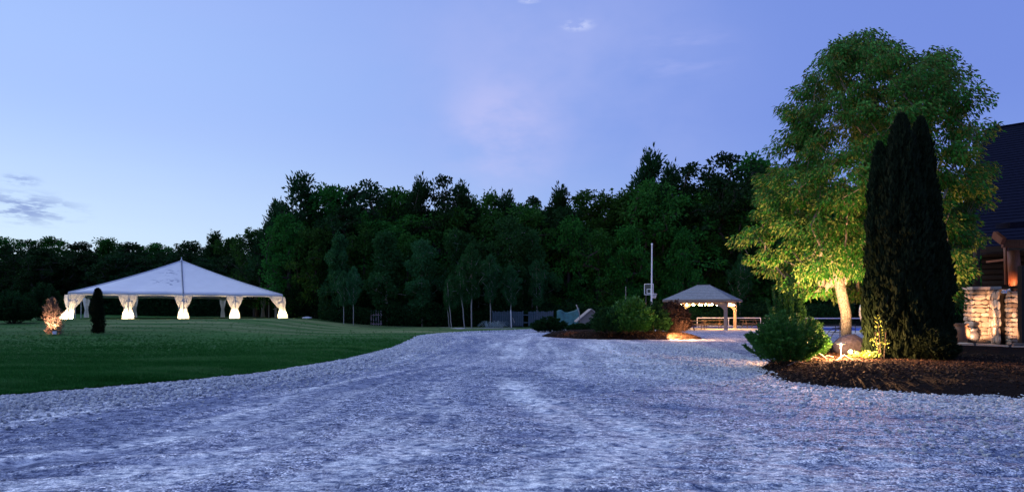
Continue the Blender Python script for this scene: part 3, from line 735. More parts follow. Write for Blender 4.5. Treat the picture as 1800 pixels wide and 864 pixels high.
for i in range(4):
    m_ = MB(); face(cs[i], cs[(i + 1) % 4], m_); o = m_.build('roof_panel', 'canvas', tent, True)
    sm = o.modifiers.new('s', 'SOLIDIFY'); sm.thickness = 0.02
for i in range(4):
    m_ = MB(); a, b = cs[i], cs[(i + 1) % 4]; out = (b - a).normalized(); out = Vector((out.y, -out.x, 0)) * 0.03
    nu = 48
    for j in range(nu + 1):
        u = j / nu; bay = (u * 4) % 1.0; up = 0.06 * math.sin(math.pi * bay)
        p = a.lerp(b, u) + out + Vector((0, 0, up + 0.03)); lo = p + Vector((0, 0, -0.30 + 0.0 * up)); m_.v += [tuple(p), tuple(lo)]
    for j in range(nu): q = j * 2; m_.f.append((q, q + 1, q + 3, q + 2))
    o = m_.build('valance', 'canvas', tent, True); sm = o.modifiers.new('s', 'SOLIDIFY'); sm.thickness = 0.015
# seam strap down the middle of the front slope, hip ropes
m_ = MB(); mid_e = (cs[0] + cs[1]) / 2
pp = []
for q in range(13): p = mid_e.lerp(apex, q / 12); p.z -= 0.168 * 4 * (q / 12) * (1 - q / 12); pp.append(p + Vector((0.01, -0.05, 0.06)))
m_.tube(pp, 0.055, 5); m_.build('seam_strap', simple('strap_grey', (0.10, 0.12, 0.18), 0.7), tent)
for c_ in cs:
    m_ = MB(); pp = []
    for q in range(13): p = c_.lerp(apex, q / 12); p.z -= 0.168 * 4 * (q / 12) * (1 - q / 12); pp.append(p + Vector((0, 0, 0.03)))
    m_.tube(pp, 0.05, 5); m_.build('hip_cable', 'canvas', tent)
MB().lathe(apex + Vector((0, 0, -0.1)), [(0.16, 0), (0.14, 0.12), (0.05, 0.24), (0.03, 0.5)], 8).build('peak_cap', 'metalwhite', tent)
legs = [FL.lerp(FR, q / 4) for q in range(5)] + [BL.lerp(BR, q / 4) for q in range(5)] + [FL.lerp(BL, 0.33), FL.lerp(BL, .66), FR.lerp(BR, .33), FR.lerp(BR, .66)]
for L_ in legs:
    MB().tube([L_, L_ + Vector((0, 0, EV - 0.02))], 0.045, 8).build('leg', 'galv', tent)
MB().beam(cs[0] + Vector((0, 0, -.05)), cs[1] + Vector((0, 0, -.05)), .08, .08).beam(cs[3] + Vector((0, 0, -.05)), cs[2] + Vector((0, 0, -.05)), .08, .08).build('eave_rail', 'galv', tent)

def curtain(base, along, wt, ww, wb, label, lit=True, sh=(0, 0, 0), depth=0.18):
    out = Vector((along.y, -along.x, 0))
    c = thing('curtain', base, label, 'curtain', 'tied curtains on the tent legs'); m_ = MB(); nu, nv = 40, 22; rr = random.Random(int(base.x * 10))
    ph = rr.uniform(0, 6); H = EV - 0.22
    for i in range(nv + 1):
        v = i / nv; z = H * v + 0.02; tz = 0.44
        if v < tz: q = v / tz; wv = wb + (ww - wb) * q ** 1.5; s_ = sh[0] + (sh[1] - sh[0]) * q
        else: q = (v - tz) / (1 - tz); wv = ww + (wt - ww) * (1 - (1 - q) ** 1.7); s_ = sh[1] + (sh[2] - sh[1]) * q
        for j in range(nu + 1):
            u = j / nu - 0.5
            fold = math.sin(u * 46 + ph + 1.2 * math.sin(v * 3)) * 0.035 + 0.02 * math.sin(u * 90 + 3 * v)
            round_d = depth * (1 - (2 * u) ** 2) * (0.6 if v > 0.8 else 1.0)
            m_.v.append(tuple(base + along * (u * wv + s_) + out * (fold + round_d) + Vector((0, 0, z))))
    for i in range(nv):
        for j in range(nu): q = i * (nu + 1) + j; m_.f.append((q, q + 1, q + nu + 2, q + nu + 1))
    m_.build('drape', 'sheer', c, True)
    zt = 0.44 * H; pts = [base + along * (math.cos(a) * ww * 0.53 + sh[1]) + out * (math.sin(a) * 0.24 + 0.0) + Vector((0, 0, zt)) for a in np.linspace(0, 2 * math.pi, 13)]
    MB().tube(pts, 0.03, 5, False).build('tieback', 'canvas', c)
    return c
nm = ['leftmost lit white curtain tied on the front left corner leg of the tent', 'lit white curtain second from left on the tent front',
      'lit white curtain on the middle front leg under the roof seam', 'lit white curtain fourth from left on the tent front',
      'rightmost lit white curtain on the front right corner leg of the tent']
shs = [(-0.25, 0.15, 0.5), (0, 0, 0), (0, 0, 0), (0, 0, 0), (0.05, -0.05, -0.55)]
for q in range(5):
    b = FL.lerp(FR, q / 4); along = ta
    curtain(b - tb * 0.02, along, 1.55, 0.60, 1.02 if q else 1.15, nm[q], sh=shs[q])
    # each has a small floodlight on the grass behind it
    fl = thing('ground_light', b + tb * 0.75 - ta * 0.1, ['small ground floodlight behind the leftmost tent curtain', 'small ground floodlight behind the second tent curtain', 'small ground floodlight behind the middle tent curtain', 'small ground floodlight behind the fourth tent curtain', 'small ground floodlight behind the rightmost tent curtain'][q], 'floodlight', 'floodlights at the tent legs')
    q0 = wloc(fl)
    MB().box(q0 + Vector((0, 0, 0.10)), (0.22, 0.14, 0.16), math.atan2(ta.y, ta.x)).build('housing', 'metaldark', fl)
    MB().box(q0 - tb * 0.082 + Vector((0, 0, 0.11)), (0.16, 0.02, 0.11), math.atan2(ta.y, ta.x)).build('lens', 'glowpath', fl)
    lamp('SPOT', q0 - tb * 0.12 + Vector((0, 0, 0.12)), 480, (1, 0.70, 0.36), q0 - tb * 1.0 + Vector((0, 0, 0.85)), 0.05, 130, 0.6)
    lamp('SPOT', q0 - tb * 1.35 + Vector((0, 0, 0.06)), 150, (1, 0.74, 0.42), b + Vector((0, 0, 1.0)), 0.05, 110, 0.8)
bn = ['unlit curtain on the back left of the tent', 'unlit curtain seen through the second tent bay', 'unlit curtain behind the middle tent curtain', 'unlit curtain seen through the fourth tent bay', 'unlit curtain at the back right tent corner']
for q in range(5): curtain(BL.lerp(BR, q / 4), ta, 0.7, 0.3, 0.5, bn[q])
curtain(FR.lerp(BR, .33), tb, 1.5, 0.6, 1.0, 'unlit purple grey curtain just inside the front right tent corner')

# white bundle right of the tent
b0 = P(540, 560, 66); b0.z = float(lawnz(b0.x, b0.y)); m_ = MB()
me = stone_mesh(5, 3, 0.05)
bt = link('folded_tarp', me, 'tarp', None, b0 + Vector((0, 0, 0.08)), True); bt.scale = (0.52, 0.3, 0.14)
tag(bt, 'small white folded bundle lying on the grass right of the tent', 'tarp')

# ------------------------------------------------------------------ columnar shrubs on the lawn
def column(name, base, H, r, leaf, label, cat, nl, L, ragged=0.12, up=1.0, top_pow=2.6, bulge=0.2, seed=1, lean=(0, 0)):
    global rng
    rng = np.random.default_rng(seed)
    t_ = thing(name, base, label, cat)
    n = nl; tq = rng.random(n); az = rng.random(n) * 6.283
    prof = r * (1 - tq ** top_pow) ** 0.6 * (0.72 + bulge + 0.28 * np.sin(np.clip(tq * 3, 0, 1.57)) - bulge * tq)
    rad = prof * (1 + ragged * (2 * vnoise(az * 3.0, tq * H * 2.2) - 1) + ragged * (2 * vnoise(az * 8.0 + 5, tq * H * 6) - 1)) * (0.55 + 0.45 * rng.random(n) ** 0.35)
    Pn = np.stack([np.cos(az) * rad + lean[0] * tq, np.sin(az) * rad + lean[1] * tq, tq * H], 1)
    D = np.stack([np.cos(az) * 0.45, np.sin(az) * 0.45, np.full(n, up)], 1) + rng.normal(size=(n, 3)) * 0.3
    link('foliage', leaves(Pn, D, L, L * 0.36, 'foliage'), leaf, t_)
    tr = MB(); tr.tube([base + Vector((0, 0, -0.1)), base + Vector((lean[0] * .9, lean[1] * .9, H * 0.9))], [0.08, 0.015], 6); tr.build('stem', 'bark', t_)
    return t_
zz = lambda x, y: float(lawnz(x, y))
d = 34.0; x = (93 - 900) / F * d; zg = zz(x, d)
lb = Vector((x, d, zg)); Hl = CAMZ + (HZ - 524) / F * d - zg
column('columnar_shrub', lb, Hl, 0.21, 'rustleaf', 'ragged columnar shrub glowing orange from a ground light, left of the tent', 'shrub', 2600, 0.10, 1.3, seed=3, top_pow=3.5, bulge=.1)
d = 35.0; x = (172 - 900) / F * d; zg2 = zz(x, d)
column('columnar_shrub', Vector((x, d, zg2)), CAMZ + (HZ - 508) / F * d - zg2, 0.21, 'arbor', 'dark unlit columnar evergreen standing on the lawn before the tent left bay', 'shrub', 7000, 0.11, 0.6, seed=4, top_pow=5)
fx = lb + Vector((0.42, -0.45, 0)); fx.z = zz(fx.x, fx.y)
fl = thing('spotlight', fx, 'small pale spotlight on the grass at the foot of the orange lit shrub', 'spotlight')
MB().box(fx + Vector((0, 0, .12)), (0.16, 0.14, 0.16), 0.4).build('housing', 'metalwhite', fl)
MB().tube([fx, fx + Vector((0, 0, .07))], 0.02, 6).build('stake', 'metaldark', fl)
lamp('SPOT', fx + Vector((-0.05, -0.12, .22)), 420, (1, 0.60, 0.36), lb + Vector((0, 0, 0.9)), 0.03, 75)
lamp('SPOT', fx + Vector((-0.95, -0.3, .25)), 160, (1, 0.5, 0.28), lb + Vector((-0.1, 0, 0.5)), 0.03, 90)

# ------------------------------------------------------------------ gazebo
Nn = Vector((18.2, 53.3, 0)); ga = Vector((-.881, .473, 0)); gb = Vector((.473, .881, 0)); GW, GD = 4.7, 5.0
gz = thing('shelter', Nn + ga * GW / 2 + gb * GD / 2, 'open timber picnic shelter with grey hipped roof and hanging lights', 'gazebo')
pc = [Nn, Nn + ga * GW, Nn + ga * GW + gb * GD, Nn + gb * GD]
rotg = math.atan2(ga.y, ga.x)
for p in pc:
    MB().box(p + Vector((0, 0, 1.2)), (0.27, 0.27, 2.4), rotg).build('post', 'postwood', gz, bevel=0.02)
    MB().box(p + Vector((0, 0, 0.05)), (0.36, 0.36, 0.10), rotg).build('post_base', 'concrete', gz)
for a, b in ((0, 1), (1, 2), (2, 3), (3, 0)):
    MB().beam(pc[a] + Vector((0, 0, 2.44)), pc[b] + Vector((0, 0, 2.44)), 0.16, 0.26).build('beam', 'postwood', gz)
for a, dr in ((0, ga), (0, gb), (1, -ga), (1, gb), (2, -gb), (2, -ga), (3, -gb), (3, ga)):
    p = pc[a]; m_ = MB(); q = []
    for s_ in (-0.06, 0.06):
        sd = Vector((-dr.y, dr.x, 0)) * s_
        q += [p + dr * .14 + Vector((0, 0, 1.72)) + sd, p + dr * .14 + Vector((0, 0, 2.30)) + sd, p + dr * .95 + Vector((0, 0, 2.30)) + sd, p + dr * .80 + Vector((0, 0, 2.16)) + sd, p + dr * .35 + Vector((0, 0, 1.95)) + sd]
    m_.add(q, [(0, 1, 2, 3, 4), (9, 8, 7, 6, 5), (0, 4, 9, 5), (4, 3, 8, 9), (3, 2, 7, 8), (2, 1, 6, 7), (1, 0, 5, 6)]); m_.build('brace', 'postwood', gz)
ctr = (pc[0] + pc[2]) / 2; ov = 0.55
ec = [pc[0] - ga * ov - gb * ov, pc[1] + ga * ov - gb * ov, pc[2] + ga * ov + gb * ov, pc[3] - ga * ov + gb * ov]
ec = [e + Vector((0, 0, 2.62)) for e in ec]; r1 = ctr - ga * 0.6 + Vector((0, 0, 3.95)); r2 = ctr + ga * 0.6 + Vector((0, 0, 3.95))
def stepped(quads, n, name, mat, par, lift=0.035):
    for (a, b, c_, d_) in quads:      # a-b eave, d-c top
        m_ = MB(); nrm = (b - a).cross(d_ - a).normalized()
        if nrm.z < 0: nrm = -nrm
        for i in range(n):
            v0, v1 = i / n, (i + 1) / n; p0, p1 = a.lerp(d_, v0), b.lerp(c_, v0); p2, p3 = b.lerp(c_, v1), a.lerp(d_, v1)
            m_.add([p0, p1, p1 + nrm * lift, p0 + nrm * lift, p2 + nrm * 0.004, p3 + nrm * 0.004], [(0, 1, 2, 3), (3, 2, 4, 5)])
        m_.build(name, mat, par)
stepped([(ec[1], ec[0], r1, r2), (ec[0], ec[3], r1 + Vector((.001, 0, 0)), r1), (ec[3], ec[2], r2, r1), (ec[2], ec[1], r2, r2 + Vector((.001, 0, 0)))], 9, 'roof_slope', 'greyroof', gz)
MB().add([e - Vector((0, 0, .04)) for e in ec] + [r1 - Vector((0, 0, .1)), r2 - Vector((0, 0, .1))], [(0, 1, 5, 4), (1, 2, 5), (2, 3, 4, 5), (3, 0, 4)]).build('roof_boarding', 'wood', gz)
for i in range(4):
    a, b = ec[i], ec[(i + 1) % 4]; MB().beam(a + Vector((0, 0, -.07)), b + Vector((0, 0, -.07)), 0.04, 0.20).build('fascia', 'wood', gz)
MB().beam(r1 + Vector((0, 0, .03)), r2 + Vector((0, 0, .03)), 0.12, 0.08).build('ridge_cap', 'greyroof', gz)
# hanging lights: festoons under the beams
def festoon(a, b, n, label, pw):
    a, b = Vector(a), Vector(b)
    s_ = thing('string_light', a.lerp(b, .5), label, 'string light'); pts = []
    for i in range(n * 2 + 1):
        q = i / (n * 2); p = a.lerp(b, q); p.z -= 0.05 + 0.06 * abs(math.sin(q * n * math.pi)); pts.append(p)
    MB().tube(pts, 0.012, 4).build('cable', 'metaldark', s_)
    for i in range(n):
        q = (i + 0.5) / n; p = a.lerp(b, q); p.z -= 0.17
        MB().lathe(p + Vector((0, 0, .04)), [(0.02, 0), (0.02, .07)], 6).build('socket', 'metaldark', s_)
        MB().lathe(p + Vector((0, 0, -.06)), [(0.01, -.02), (0.065, .01), (0.08, .06), (0.025, .12)], 8).build('bulb', 'glowbulb', s_, True)
    for i in range(0, n, 2):
        p = a.lerp(b, (i + .5) / n); p.z -= 0.28; lamp('POINT', p, pw, (1, 0.46, 0.13), size=0.05)
up = Vector((0, 0, 2.38))
festoon(pc[1] + up - gb * -.3, pc[0] + up + gb * .3 + ga * .9, 7, 'row of glowing bulbs hanging inside the left part of the shelter', 110)
festoon(pc[3] + up + gb * -.2 - gb * .1, pc[0] + up + gb * 1.6, 5, 'cluster of glowing bulbs beside the right hand shelter posts', 380)
festoon(pc[2] + up - gb * .3, pc[3] + up - gb * .3 + ga * .5, 6, 'row of glowing bulbs along the back beam of the shelter', 14)

# court pad, blue court
MB().box((19.5, 60.5, -0.02), (17, 15, 0.10)).build('concrete_pad', 'concrete')['kind'] = 'structure'
MB().box((20.0, 63.0, 0.036), (14.5, 7, 0.012)).build('court', 'blue')['kind'] = 'structure'
MB().box((24.0, 48.5, -0.04), (9, 8.8, 0.13)).build('concrete_path', 'concrete')['kind'] = 'structure'

def picnic(base, ang, label, L=1.9):
    t_ = thing('picnic_table', base, label, 'picnic table', 'picnic tables by the shelter'); ax = Vector((math.cos(ang), math.sin(ang), 0)); ay = Vector((-ax.y, ax.x, 0))
    b = Vector(base); m = Matrix.Rotation(ang, 3, 'Z')
    for i in range(5): MB().box(b + ay * (i - 2) * 0.15 + Vector((0, 0, .75)), (L, .14, .045), ang).build('tabletop_board', 'tablewood', t_)
    for s_ in (-1, 1):
        MB().box(b + ay * .68 * s_ + Vector((0, 0, .44)), (L, .27, .045), ang).build('bench_seat', 'tablewood', t_)
        e = b + ax * (L / 2 - .3) * s_
        MB().beam(e - ay * .72 + Vector((0, 0, .40)), e + ay * .72 + Vector((0, 0, .40)), .05, .09).build('cross_rail', 'tablewood', t_)
        for k in (-1, 1): MB().beam(e + ay * .62 * k + Vector((0, 0, .0)), e + ay * .22 * k + Vector((0, 0, .72)), .05, .09).build('leg', 'tablewood', t_)
picnic((16.1, 55.0, 0.03), 2.64, 'brown picnic table under the shelter, left of its front post')
picnic((18.6, 58.0, 0.03), 2.64, 'brown picnic table farther back under the shelter by its lit post')
picnic((14.6, 52.7, 0.0), 0.4, 'picnic table half hidden behind the round reddish shrub', 1.5)
picnic((22.6, 59.5, 0.03), 0.1, 'dark picnic table right of the shelter before the court net', 1.6)

def net(a, b, label):
    a, b = Vector(a), Vector(b); t_ = thing('court_net', (a + b) / 2, label, 'sports net', 'nets on the blue court')
    MB().beam(a + Vector((0, 0, .93)), b + Vector((0, 0, .93)), .04, .09).build('top_tape', 'metalwhite', t_)
    MB().beam(a + Vector((0, 0, .16)), b + Vector((0, 0, .16)), .05, .06).build('lower_bar', 'metalwhite', t_)
    for q in (0.0, .5, 1.0): MB().tube([a.lerp(b, q), a.lerp(b, q) + Vector((0, 0, .97 if q != .5 else .9))], .035, 8).build('post', 'metalwhite', t_)
    m_ = MB(); 
    for k in range(61): q = k / 60; m_.beam(a.lerp(b, q) + Vector((0, 0, .2)), a.lerp(b, q) + Vector((0, 0, .89)), .008, .008)
    for k in range(8): m_.beam(a + Vector((0, 0, .2 + .09 * k)), b + Vector((0, 0, .2 + .09 * k)), .008, .008)
    m_.build('netting', 'mesh', t_)
net((18.2, 61.5, .045), (24.0, 60.4, .045), 'white taped court net behind the shelter')
net((23.3, 58.0, .045), (32.5, 57.5, .045), 'white taped court net showing behind the green spreading shrub')
MB().box((27.5, 57.5, -0.02), (10, 12, 0.10)).build('concrete_pad', 'concrete')['kind'] = 'structure'
MB().box((28.5, 56, 0.036), (8, 9, 0.012)).build('court', 'blue')['kind'] = 'structure'
# low rail before the court and bench
rl = thing('pipe_rail', (22.0, 46.0, 0.02), 'low dark pipe rail before the court, left of the lit trunk', 'railing')
for z_ in (.30, .62): MB().tube([(19.5, 46.2, z_), (25.2, 45.9, z_)], .028, 6).build('rail', 'metaldark', rl)
for k in range(5): MB().tube([(19.5 + 1.42 * k, 46.2 - .075 * k, 0), (19.5 + 1.42 * k, 46.2 - .075 * k, .66)], .03, 6).build('post', 'metaldark', rl)
bc = Vector((18.7, 36.0, 0)); bn_ = thing('garden_chair', bc, 'dark metal garden chair with curved arm just left of the lit trunk', 'chair')
for s_ in (-.3, .3):
    MB().tube([bc + Vector((-.55, s_, 0.02)), bc + Vector((-.35, s_, .42)), bc + Vector((-.1, s_, .62)), bc + Vector((.3, s_, .66))], .025, 6).build('arm', 'metaldark', bn_)
    MB().tube([bc + Vector((.32, s_, 0)), bc + Vector((.32, s_, .95))], .025, 6).build('back_post', 'metaldark', bn_)
MB().box(bc + Vector((0, 0, .40)), (.6, .6, .04)).build('seat', 'metaldark', bn_)
MB().box(bc + Vector((.34, 0, .72)), (.03, .56, .45)).build('backrest', 'metaldark', bn_)

# ------------------------------------------------------------------ hoop, pole
hp = P(1140, 570, 58); hp.z = 0; H_ = thing('basketball_hoop', hp, 'portable basketball hoop with white edged backboard behind the big dark shrub', 'basketball hoop')
bc_ = P(1140.5, 508, 57); 
MB().tube([hp + Vector((-.1, .7, 0)), hp + Vector((-.1, .7, 3.0)), bc_ + Vector((0, .3, .2))], .06, 8).build('pole', 'metaldark', H_)
fr = MB(); hw, hh_ = .42, .48; yaw = R(35); ux = Vector((math.cos(yaw), -math.sin(yaw), 0))
for s_ in (-1, 1):
    fr.beam(bc_ + ux * hw * s_ + Vector((0, 0, -hh_)), bc_ + ux * hw * s_ + Vector((0, 0, hh_)), .05, .05)
    fr.beam(bc_ - ux * hw + Vector((0, 0, hh_ * s_)), bc_ + ux * hw + Vector((0, 0, hh_ * s_)), .05, .05)
fr.build('backboard_frame', 'metalwhite', H_)
MB().beam(bc_ - ux * hw + Vector((0, .03, 0)), bc_ + ux * hw + Vector((0, .03, 0)), .02, hh_ * 1.9).build('backboard', 'glass', H_)
sq = MB()
for s_ in (-1, 1):
    sq.beam(bc_ + ux * .18 * s_ + Vector((0, -.03, -.36)), bc_ + ux * .18 * s_ + Vector((0, -.03, .02)), .04, .04)
    sq.beam(bc_ - ux * .18 + Vector((0, -.03, -.17 + .19 * s_)), bc_ + ux * .18 + Vector((0, -.03, -.17 + .19 * s_)), .04, .04)
sq.build('target_square', 'metalwhite', H_)
rc = bc_ + Vector((.42, -.32, -.42)); rim = [rc + Vector((math.cos(a) * .23, math.sin(a) * .23, 0)) for a in np.linspace(0, 6.283, 17)]
MB().tube(rim, .02, 5, False).build('rim', 'metalwhite', H_)
nm_ = MB()
for k in range(12):
    a = k / 12 * 6.283; nm_.tube([rc + Vector((math.cos(a) * .23, math.sin(a) * .23, 0)), rc + Vector((math.cos(a + .3) * .12, math.sin(a + .3) * .12, -.42))], .010, 3)
    nm_.tube([rc + Vector((math.cos(a) * .23, math.sin(a) * .23, 0)), rc + Vector((math.cos(a - .3) * .12, math.sin(a - .3) * .12, -.42))], .010, 3)
nm_.build('net', 'metalwhite', H_)
MB().beam(bc_ + ux * .1 + Vector((0, -.02, -.42)), rc, .03, .03).build('rim_bracket', 'metalwhite', H_)
pb = GP(1145, 578); pt = P(1146, 430, pb.y); tp = thing('tall_pole', pb, 'tall plain white pole rising behind the big dark shrub', 'pole')
MB().tube([pb, pt], [.09, .055], 10).build('shaft', 'metalwhite', tp)
MB().lathe(pt, [(.08, 0), (.10, .03), (.09, .10), (.02, .14)], 10).build('cap', 'metalwhite', tp)
sp_ = P(1100, 517, 62); sk = thing('thin_post', GP(1100, 576), 'thin pale post seen above the shrubs left of the basketball hoop', 'post')
MB().tube([(sp_.x, 62, 0), (sp_.x, 62, CAMZ + (HZ - 503) / F * 62)], .03, 6).build('shaft', 'palebark', sk)

# ------------------------------------------------------------------ forest foot clutter
# picket gate
g0 = GP(661, 574.5); gt = thing('picket_gate', g0, 'small pinkish picket gate standing in the forest edge between tent and birches', 'gate')
for k in range(5):
    x_ = -0.5 + .25 * k; MB().box(g0 + Vector((x_, 0, .85 - .04 * (k % 2))), (.09, .03, 1.7 - .08 * (k % 2))).build('picket', 'picket', gt)
for z_ in (.35, 1.25): MB().box(g0 + Vector((0, .035, z_)), (1.2, .04, .09)).build('rail', 'picket', gt)
# weathered board fence
f0 = P(866, 560, 62.3); f1 = P(972, 560, 62.8); fn = thing('board_fence', Vector((f0.x, f0.y, .2)), 'weathered blue grey board fence behind the birches and brush heap', 'fence')
nb_ = 34
for k in range(nb_):
    q = (k + .5) / nb_; p = f0.lerp(f1, q)
    if k in (17, 18, 19): continue
    h_ = 1.45 + rnd.uniform(-.06, .06); MB().box((p.x, p.y, .35 + h_ / 2 - .2), (.15, .025, h_), rnd.uniform(-.02, .02)).build('board', 'fenceblue', fn)
for z_ in (.5, 1.25): MB().beam((f0.x, f0.y + .05, z_), (f1.x, f1.y + .05, z_), .05, .09).build('rail', 'fenceblue', fn)
for k in range(5): p = f0.lerp(f1, k / 4); MB().box((p.x, p.y + .1, .8), (.1, .1, 1.8)).build('post', 'fenceblue', fn)
# brush heap
bp = GP(868, 575); bp.y = 59; bh = thing('brush_heap', Vector((bp.x, 60, 0.03)), 'heap of pale bluish twigs and dry stalks left of the white stake', 'brush heap')
m_ = MB(); rr = random.Random(4)
for k in range(90):
    a = rr.uniform(-1.1, 1.1); b0 = Vector((-1.76 + rr.uniform(-.9, .9), 60 + rr.uniform(-.5, .5), 0.02)); L_ = rr.uniform(.6, 1.3)
    p1 = b0 + Vector((math.sin(a) * L_ * .4, rr.uniform(-.2, .2), L_ * .55)); p2 = b0 + Vector((math.sin(a) * L_ * 1.1, rr.uniform(-.4, .3), L_ * .15))
    m_.tube([b0, p1, p2], [.014, .012, .006], 3, False)
m_.build('twigs', 'brush', bh)['kind'] = 'stuff'
# white stake
s0 = GP(899, 576); st = thing('stake', s0, 'slim white stake standing at the far end of the gravel', 'stake')
MB().tube([s0, s0 + Vector((-.07, 0, 1.75))], .045, 7).build('shaft', 'metalwhite', st)
MB().tube([s0 + Vector((.3, 0, .5)), s0 + Vector((.12, 0, 1.0))], .03, 6).build('side_prop', 'palebark', st)
# teal tarp
q0 = P(1000, 555, 61); m_ = MB(); nu, nv = 16, 10
for i in range(nv + 1):
    for j in range(nu + 1):
        u, v = j / nu, i / nv
        top = 1.55 - .5 * abs(u - .25) - .4 * math.sin(3 * u) ** 2 + .55 * u
        m_.v.append((q0.x - 1.2 + u * 2.2, 61 - .9 * (1 - v) + .12 * math.sin(9 * u + 4 * v), .15 + top * v * 1.05 + .05 * math.sin(13 * u)))
for i in range(nv):
    for j in range(nu): q = i * (nu + 1) + j; m_.f.append((q, q + 1, q + nu + 2, q + nu + 1))
o = m_.build('tarp', 'teal', None, True); o.modifiers.new('s', 'SOLIDIFY').thickness = .02
tag(o, 'teal tarp draped over a heap left of the small pale shed', 'tarp')
# small shed
s0 = P(1037, 566, 56); s0.z = 0; sd = thing('small_shed', s0, 'small low shed with pale gable roof behind the middle bed', 'shed')
w_, l_, h_, rh = 1.9, 2.0, .95, 1.72
MB().box(s0 + Vector((0, 0, h_ / 2)), (w_, l_, h_)).build('wall', 'wood', sd)
MB().add([s0 + Vector((-w_ / 2, -l_ / 2, h_)), s0 + Vector((w_ / 2, -l_ / 2, h_)), s0 + Vector((0, -l_ / 2, rh)), s0 + Vector((-w_ / 2, l_ / 2, h_)), s0 + Vector((w_ / 2, l_ / 2, h_)), s0 + Vector((0, l_ / 2, rh))], [(0, 1, 2), (5, 4, 3), (0, 3, 4, 1)]).build('gable', 'wood', sd)
for s_ in (-1, 1):
    a = s0 + Vector((s_ * (w_ / 2 + .35), 0, h_ - .28)); b = s0 + Vector((0, 0, rh + .04)); m_ = MB(); th = Vector((0, 0, .09))
    y_ = Vector((0, l_ / 2 + .2, 0)); m_.add([a - y_, b - y_, b + y_, a + y_, a - y_ + th, b - y_ + th, b + y_ + th, a + y_ + th], [(3, 2, 1, 0), (4, 5, 6, 7), (0, 1, 5, 4), (2, 3, 7, 6), (1, 2, 6, 5), (3, 0, 4, 7)]); m_.build('roof_side', 'log', sd)
# pale log slanting right of the shed
for (a, b, r_, lab) in [((1058, 563), (1083, 546), .16, 'pale bare log slanting up right of the small shed'), ((1013, 535), (1020, 566), .05, 'thin pale bent pole left of the small shed')]:
    A = P(*a, 55); B = P(*b, 55); mid = (A + B) / 2 + Vector((.08, 0, .1))
    o = MB().tube([A, mid, B], [r_, r_ * .8, r_ * .5], 7).build('log' if r_ > .1 else 'bent_pole', 'log', None, True); tag(o, lab, 'log' if r_ > .1 else 'pole')

# ------------------------------------------------------------------ beds
def bed(name, outline, h, label=None, n_ring=14, cx=None, noise=.05):
    """mounded sheet inside a closed outline"""
    o_ = [Vector((p[0], p[1], 0)) for p in outline]; pts = []
    m = len(o_)
    for i in range(m):
        for k in range(8):
            a, b, c2, d2 = o_[(i - 1) % m], o_[i], o_[(i + 1) % m], o_[(i + 2) % m]; q = k / 8
            pts.append(0.5 * ((2 * b) + (-a + c2) * q + (2 * a - 5 * b + 4 * c2 - d2) * q * q + (-a + 3 * b - 3 * c2 + d2) * q ** 3))
    c = sum(pts, Vector()) / len(pts) if cx is None else Vector((*cx, 0)); V = []; Fc = []
    for r in range(n_ring + 1):
        q = 1 - (1 - r / n_ring) ** 1.0
        for p in pts:
            v = p.lerp(c, q); e = min(1.0, q * 3.2)
            V.append((v.x, v.y, -0.06 + (h + 0.06) * (1 - (1 - e) ** 2) + noise * (float(fbm(v.x * 1.5, v.y * 1.5, 3)) - .5) * min(1, q * 8)))
    k = len(pts)
    for r in range(n_ring):
        for j in range(k): a = r * k + j; b = r * k + (j + 1) % k; Fc.append((a, b, b + k, a + k))
    me = bpy.data.meshes.new(name); me.from_pydata(V, [], Fc); o = link(name, me, 'mulch', smooth=True); tag(o, kind='structure'); return o
RB = [GP(1322, 648), GP(1345, 661), GP(1400, 672), GP(1500, 681), GP(1600, 690), GP(1720, 697), Vector((12.5, 11.2, 0)), Vector((20, 11, 0)), Vector((24, 20, 0)), Vector((19.5, 25, 0)), Vector((16.5, 29.5, 0)), Vector((12.5, 28.0, 0)), Vector((9.6, 22.5, 0))]
bed('mulch_bed', [(p[0], p[1]) for p in RB], .30, cx=(14.5, 19.5))
MBD = [(1.9, 40.5), (3.6, 37.2), (6.0, 36.2), (8.4, 35.6), (11.2, 36.6), (10.6, 41.5), (8, 46), (4, 47), (2.4, 44)]
bed('mulch_bed', MBD, .32, cx=(7, 41))
# mulch chips where the lights fall
chip_me = stone_mesh(9, 1, .2); chip = src('chip_source', chip_me, 'chip')
def chips(cx, cy, rx, ry, n, zf, smin, smax):
    x = cx + rng.normal(0, rx, n); y = cy + rng.normal(0, ry, n); s = smin + (smax - smin) * rng.random(n)
    z = zf(x, y); k = z > -0.02; x, y, z, s = x[k], y[k], z[k], s[k]; n = len(x)
    scatter('mulch_chips', np.stack([x, y, z + .01], 1), rots(n) * np.array([.15, .15, 1]), np.stack([s * 1.6, s * .5, s * .35], 1), chip)
def rayz(names):
    dg = bpy.context.evaluated_depsgraph_get()
    obs = [bpy.data.objects[n_] for n_ in names]
    from mathutils.bvhtree import BVHTree
    trs = []
    for o in obs:
        me = o.data; trs.append(BVHTree.FromPolygons([v.co[:] for v in me.vertices], [p.vertices[:] for p in me.polygons]))
    def f(x, y):
        out = np.full(len(x), -1.0)
        for i in range(len(x)):
            for t_ in trs:
                h = t_.ray_cast(Vector((x[i], y[i], 5)), Vector((0, 0, -1)))
                if h[0] is not None: out[i] = max(out[i], h[0].z)
        return out
    return f
bz = rayz(['mulch_bed', 'mulch_bed.001'])
def bzz(x, y): return float(bz(np.array([x]), np.array([y]))[0])
chips(9.4, 16.6, 2.2, 1.6, 16000, bz, .02, .05)
chips(9.6, 36.9, 1.3, .8, 5000, bz, .03, .07)
chips(3.2, 38.0, 1.2, .8, 2500, bz, .03, .07)

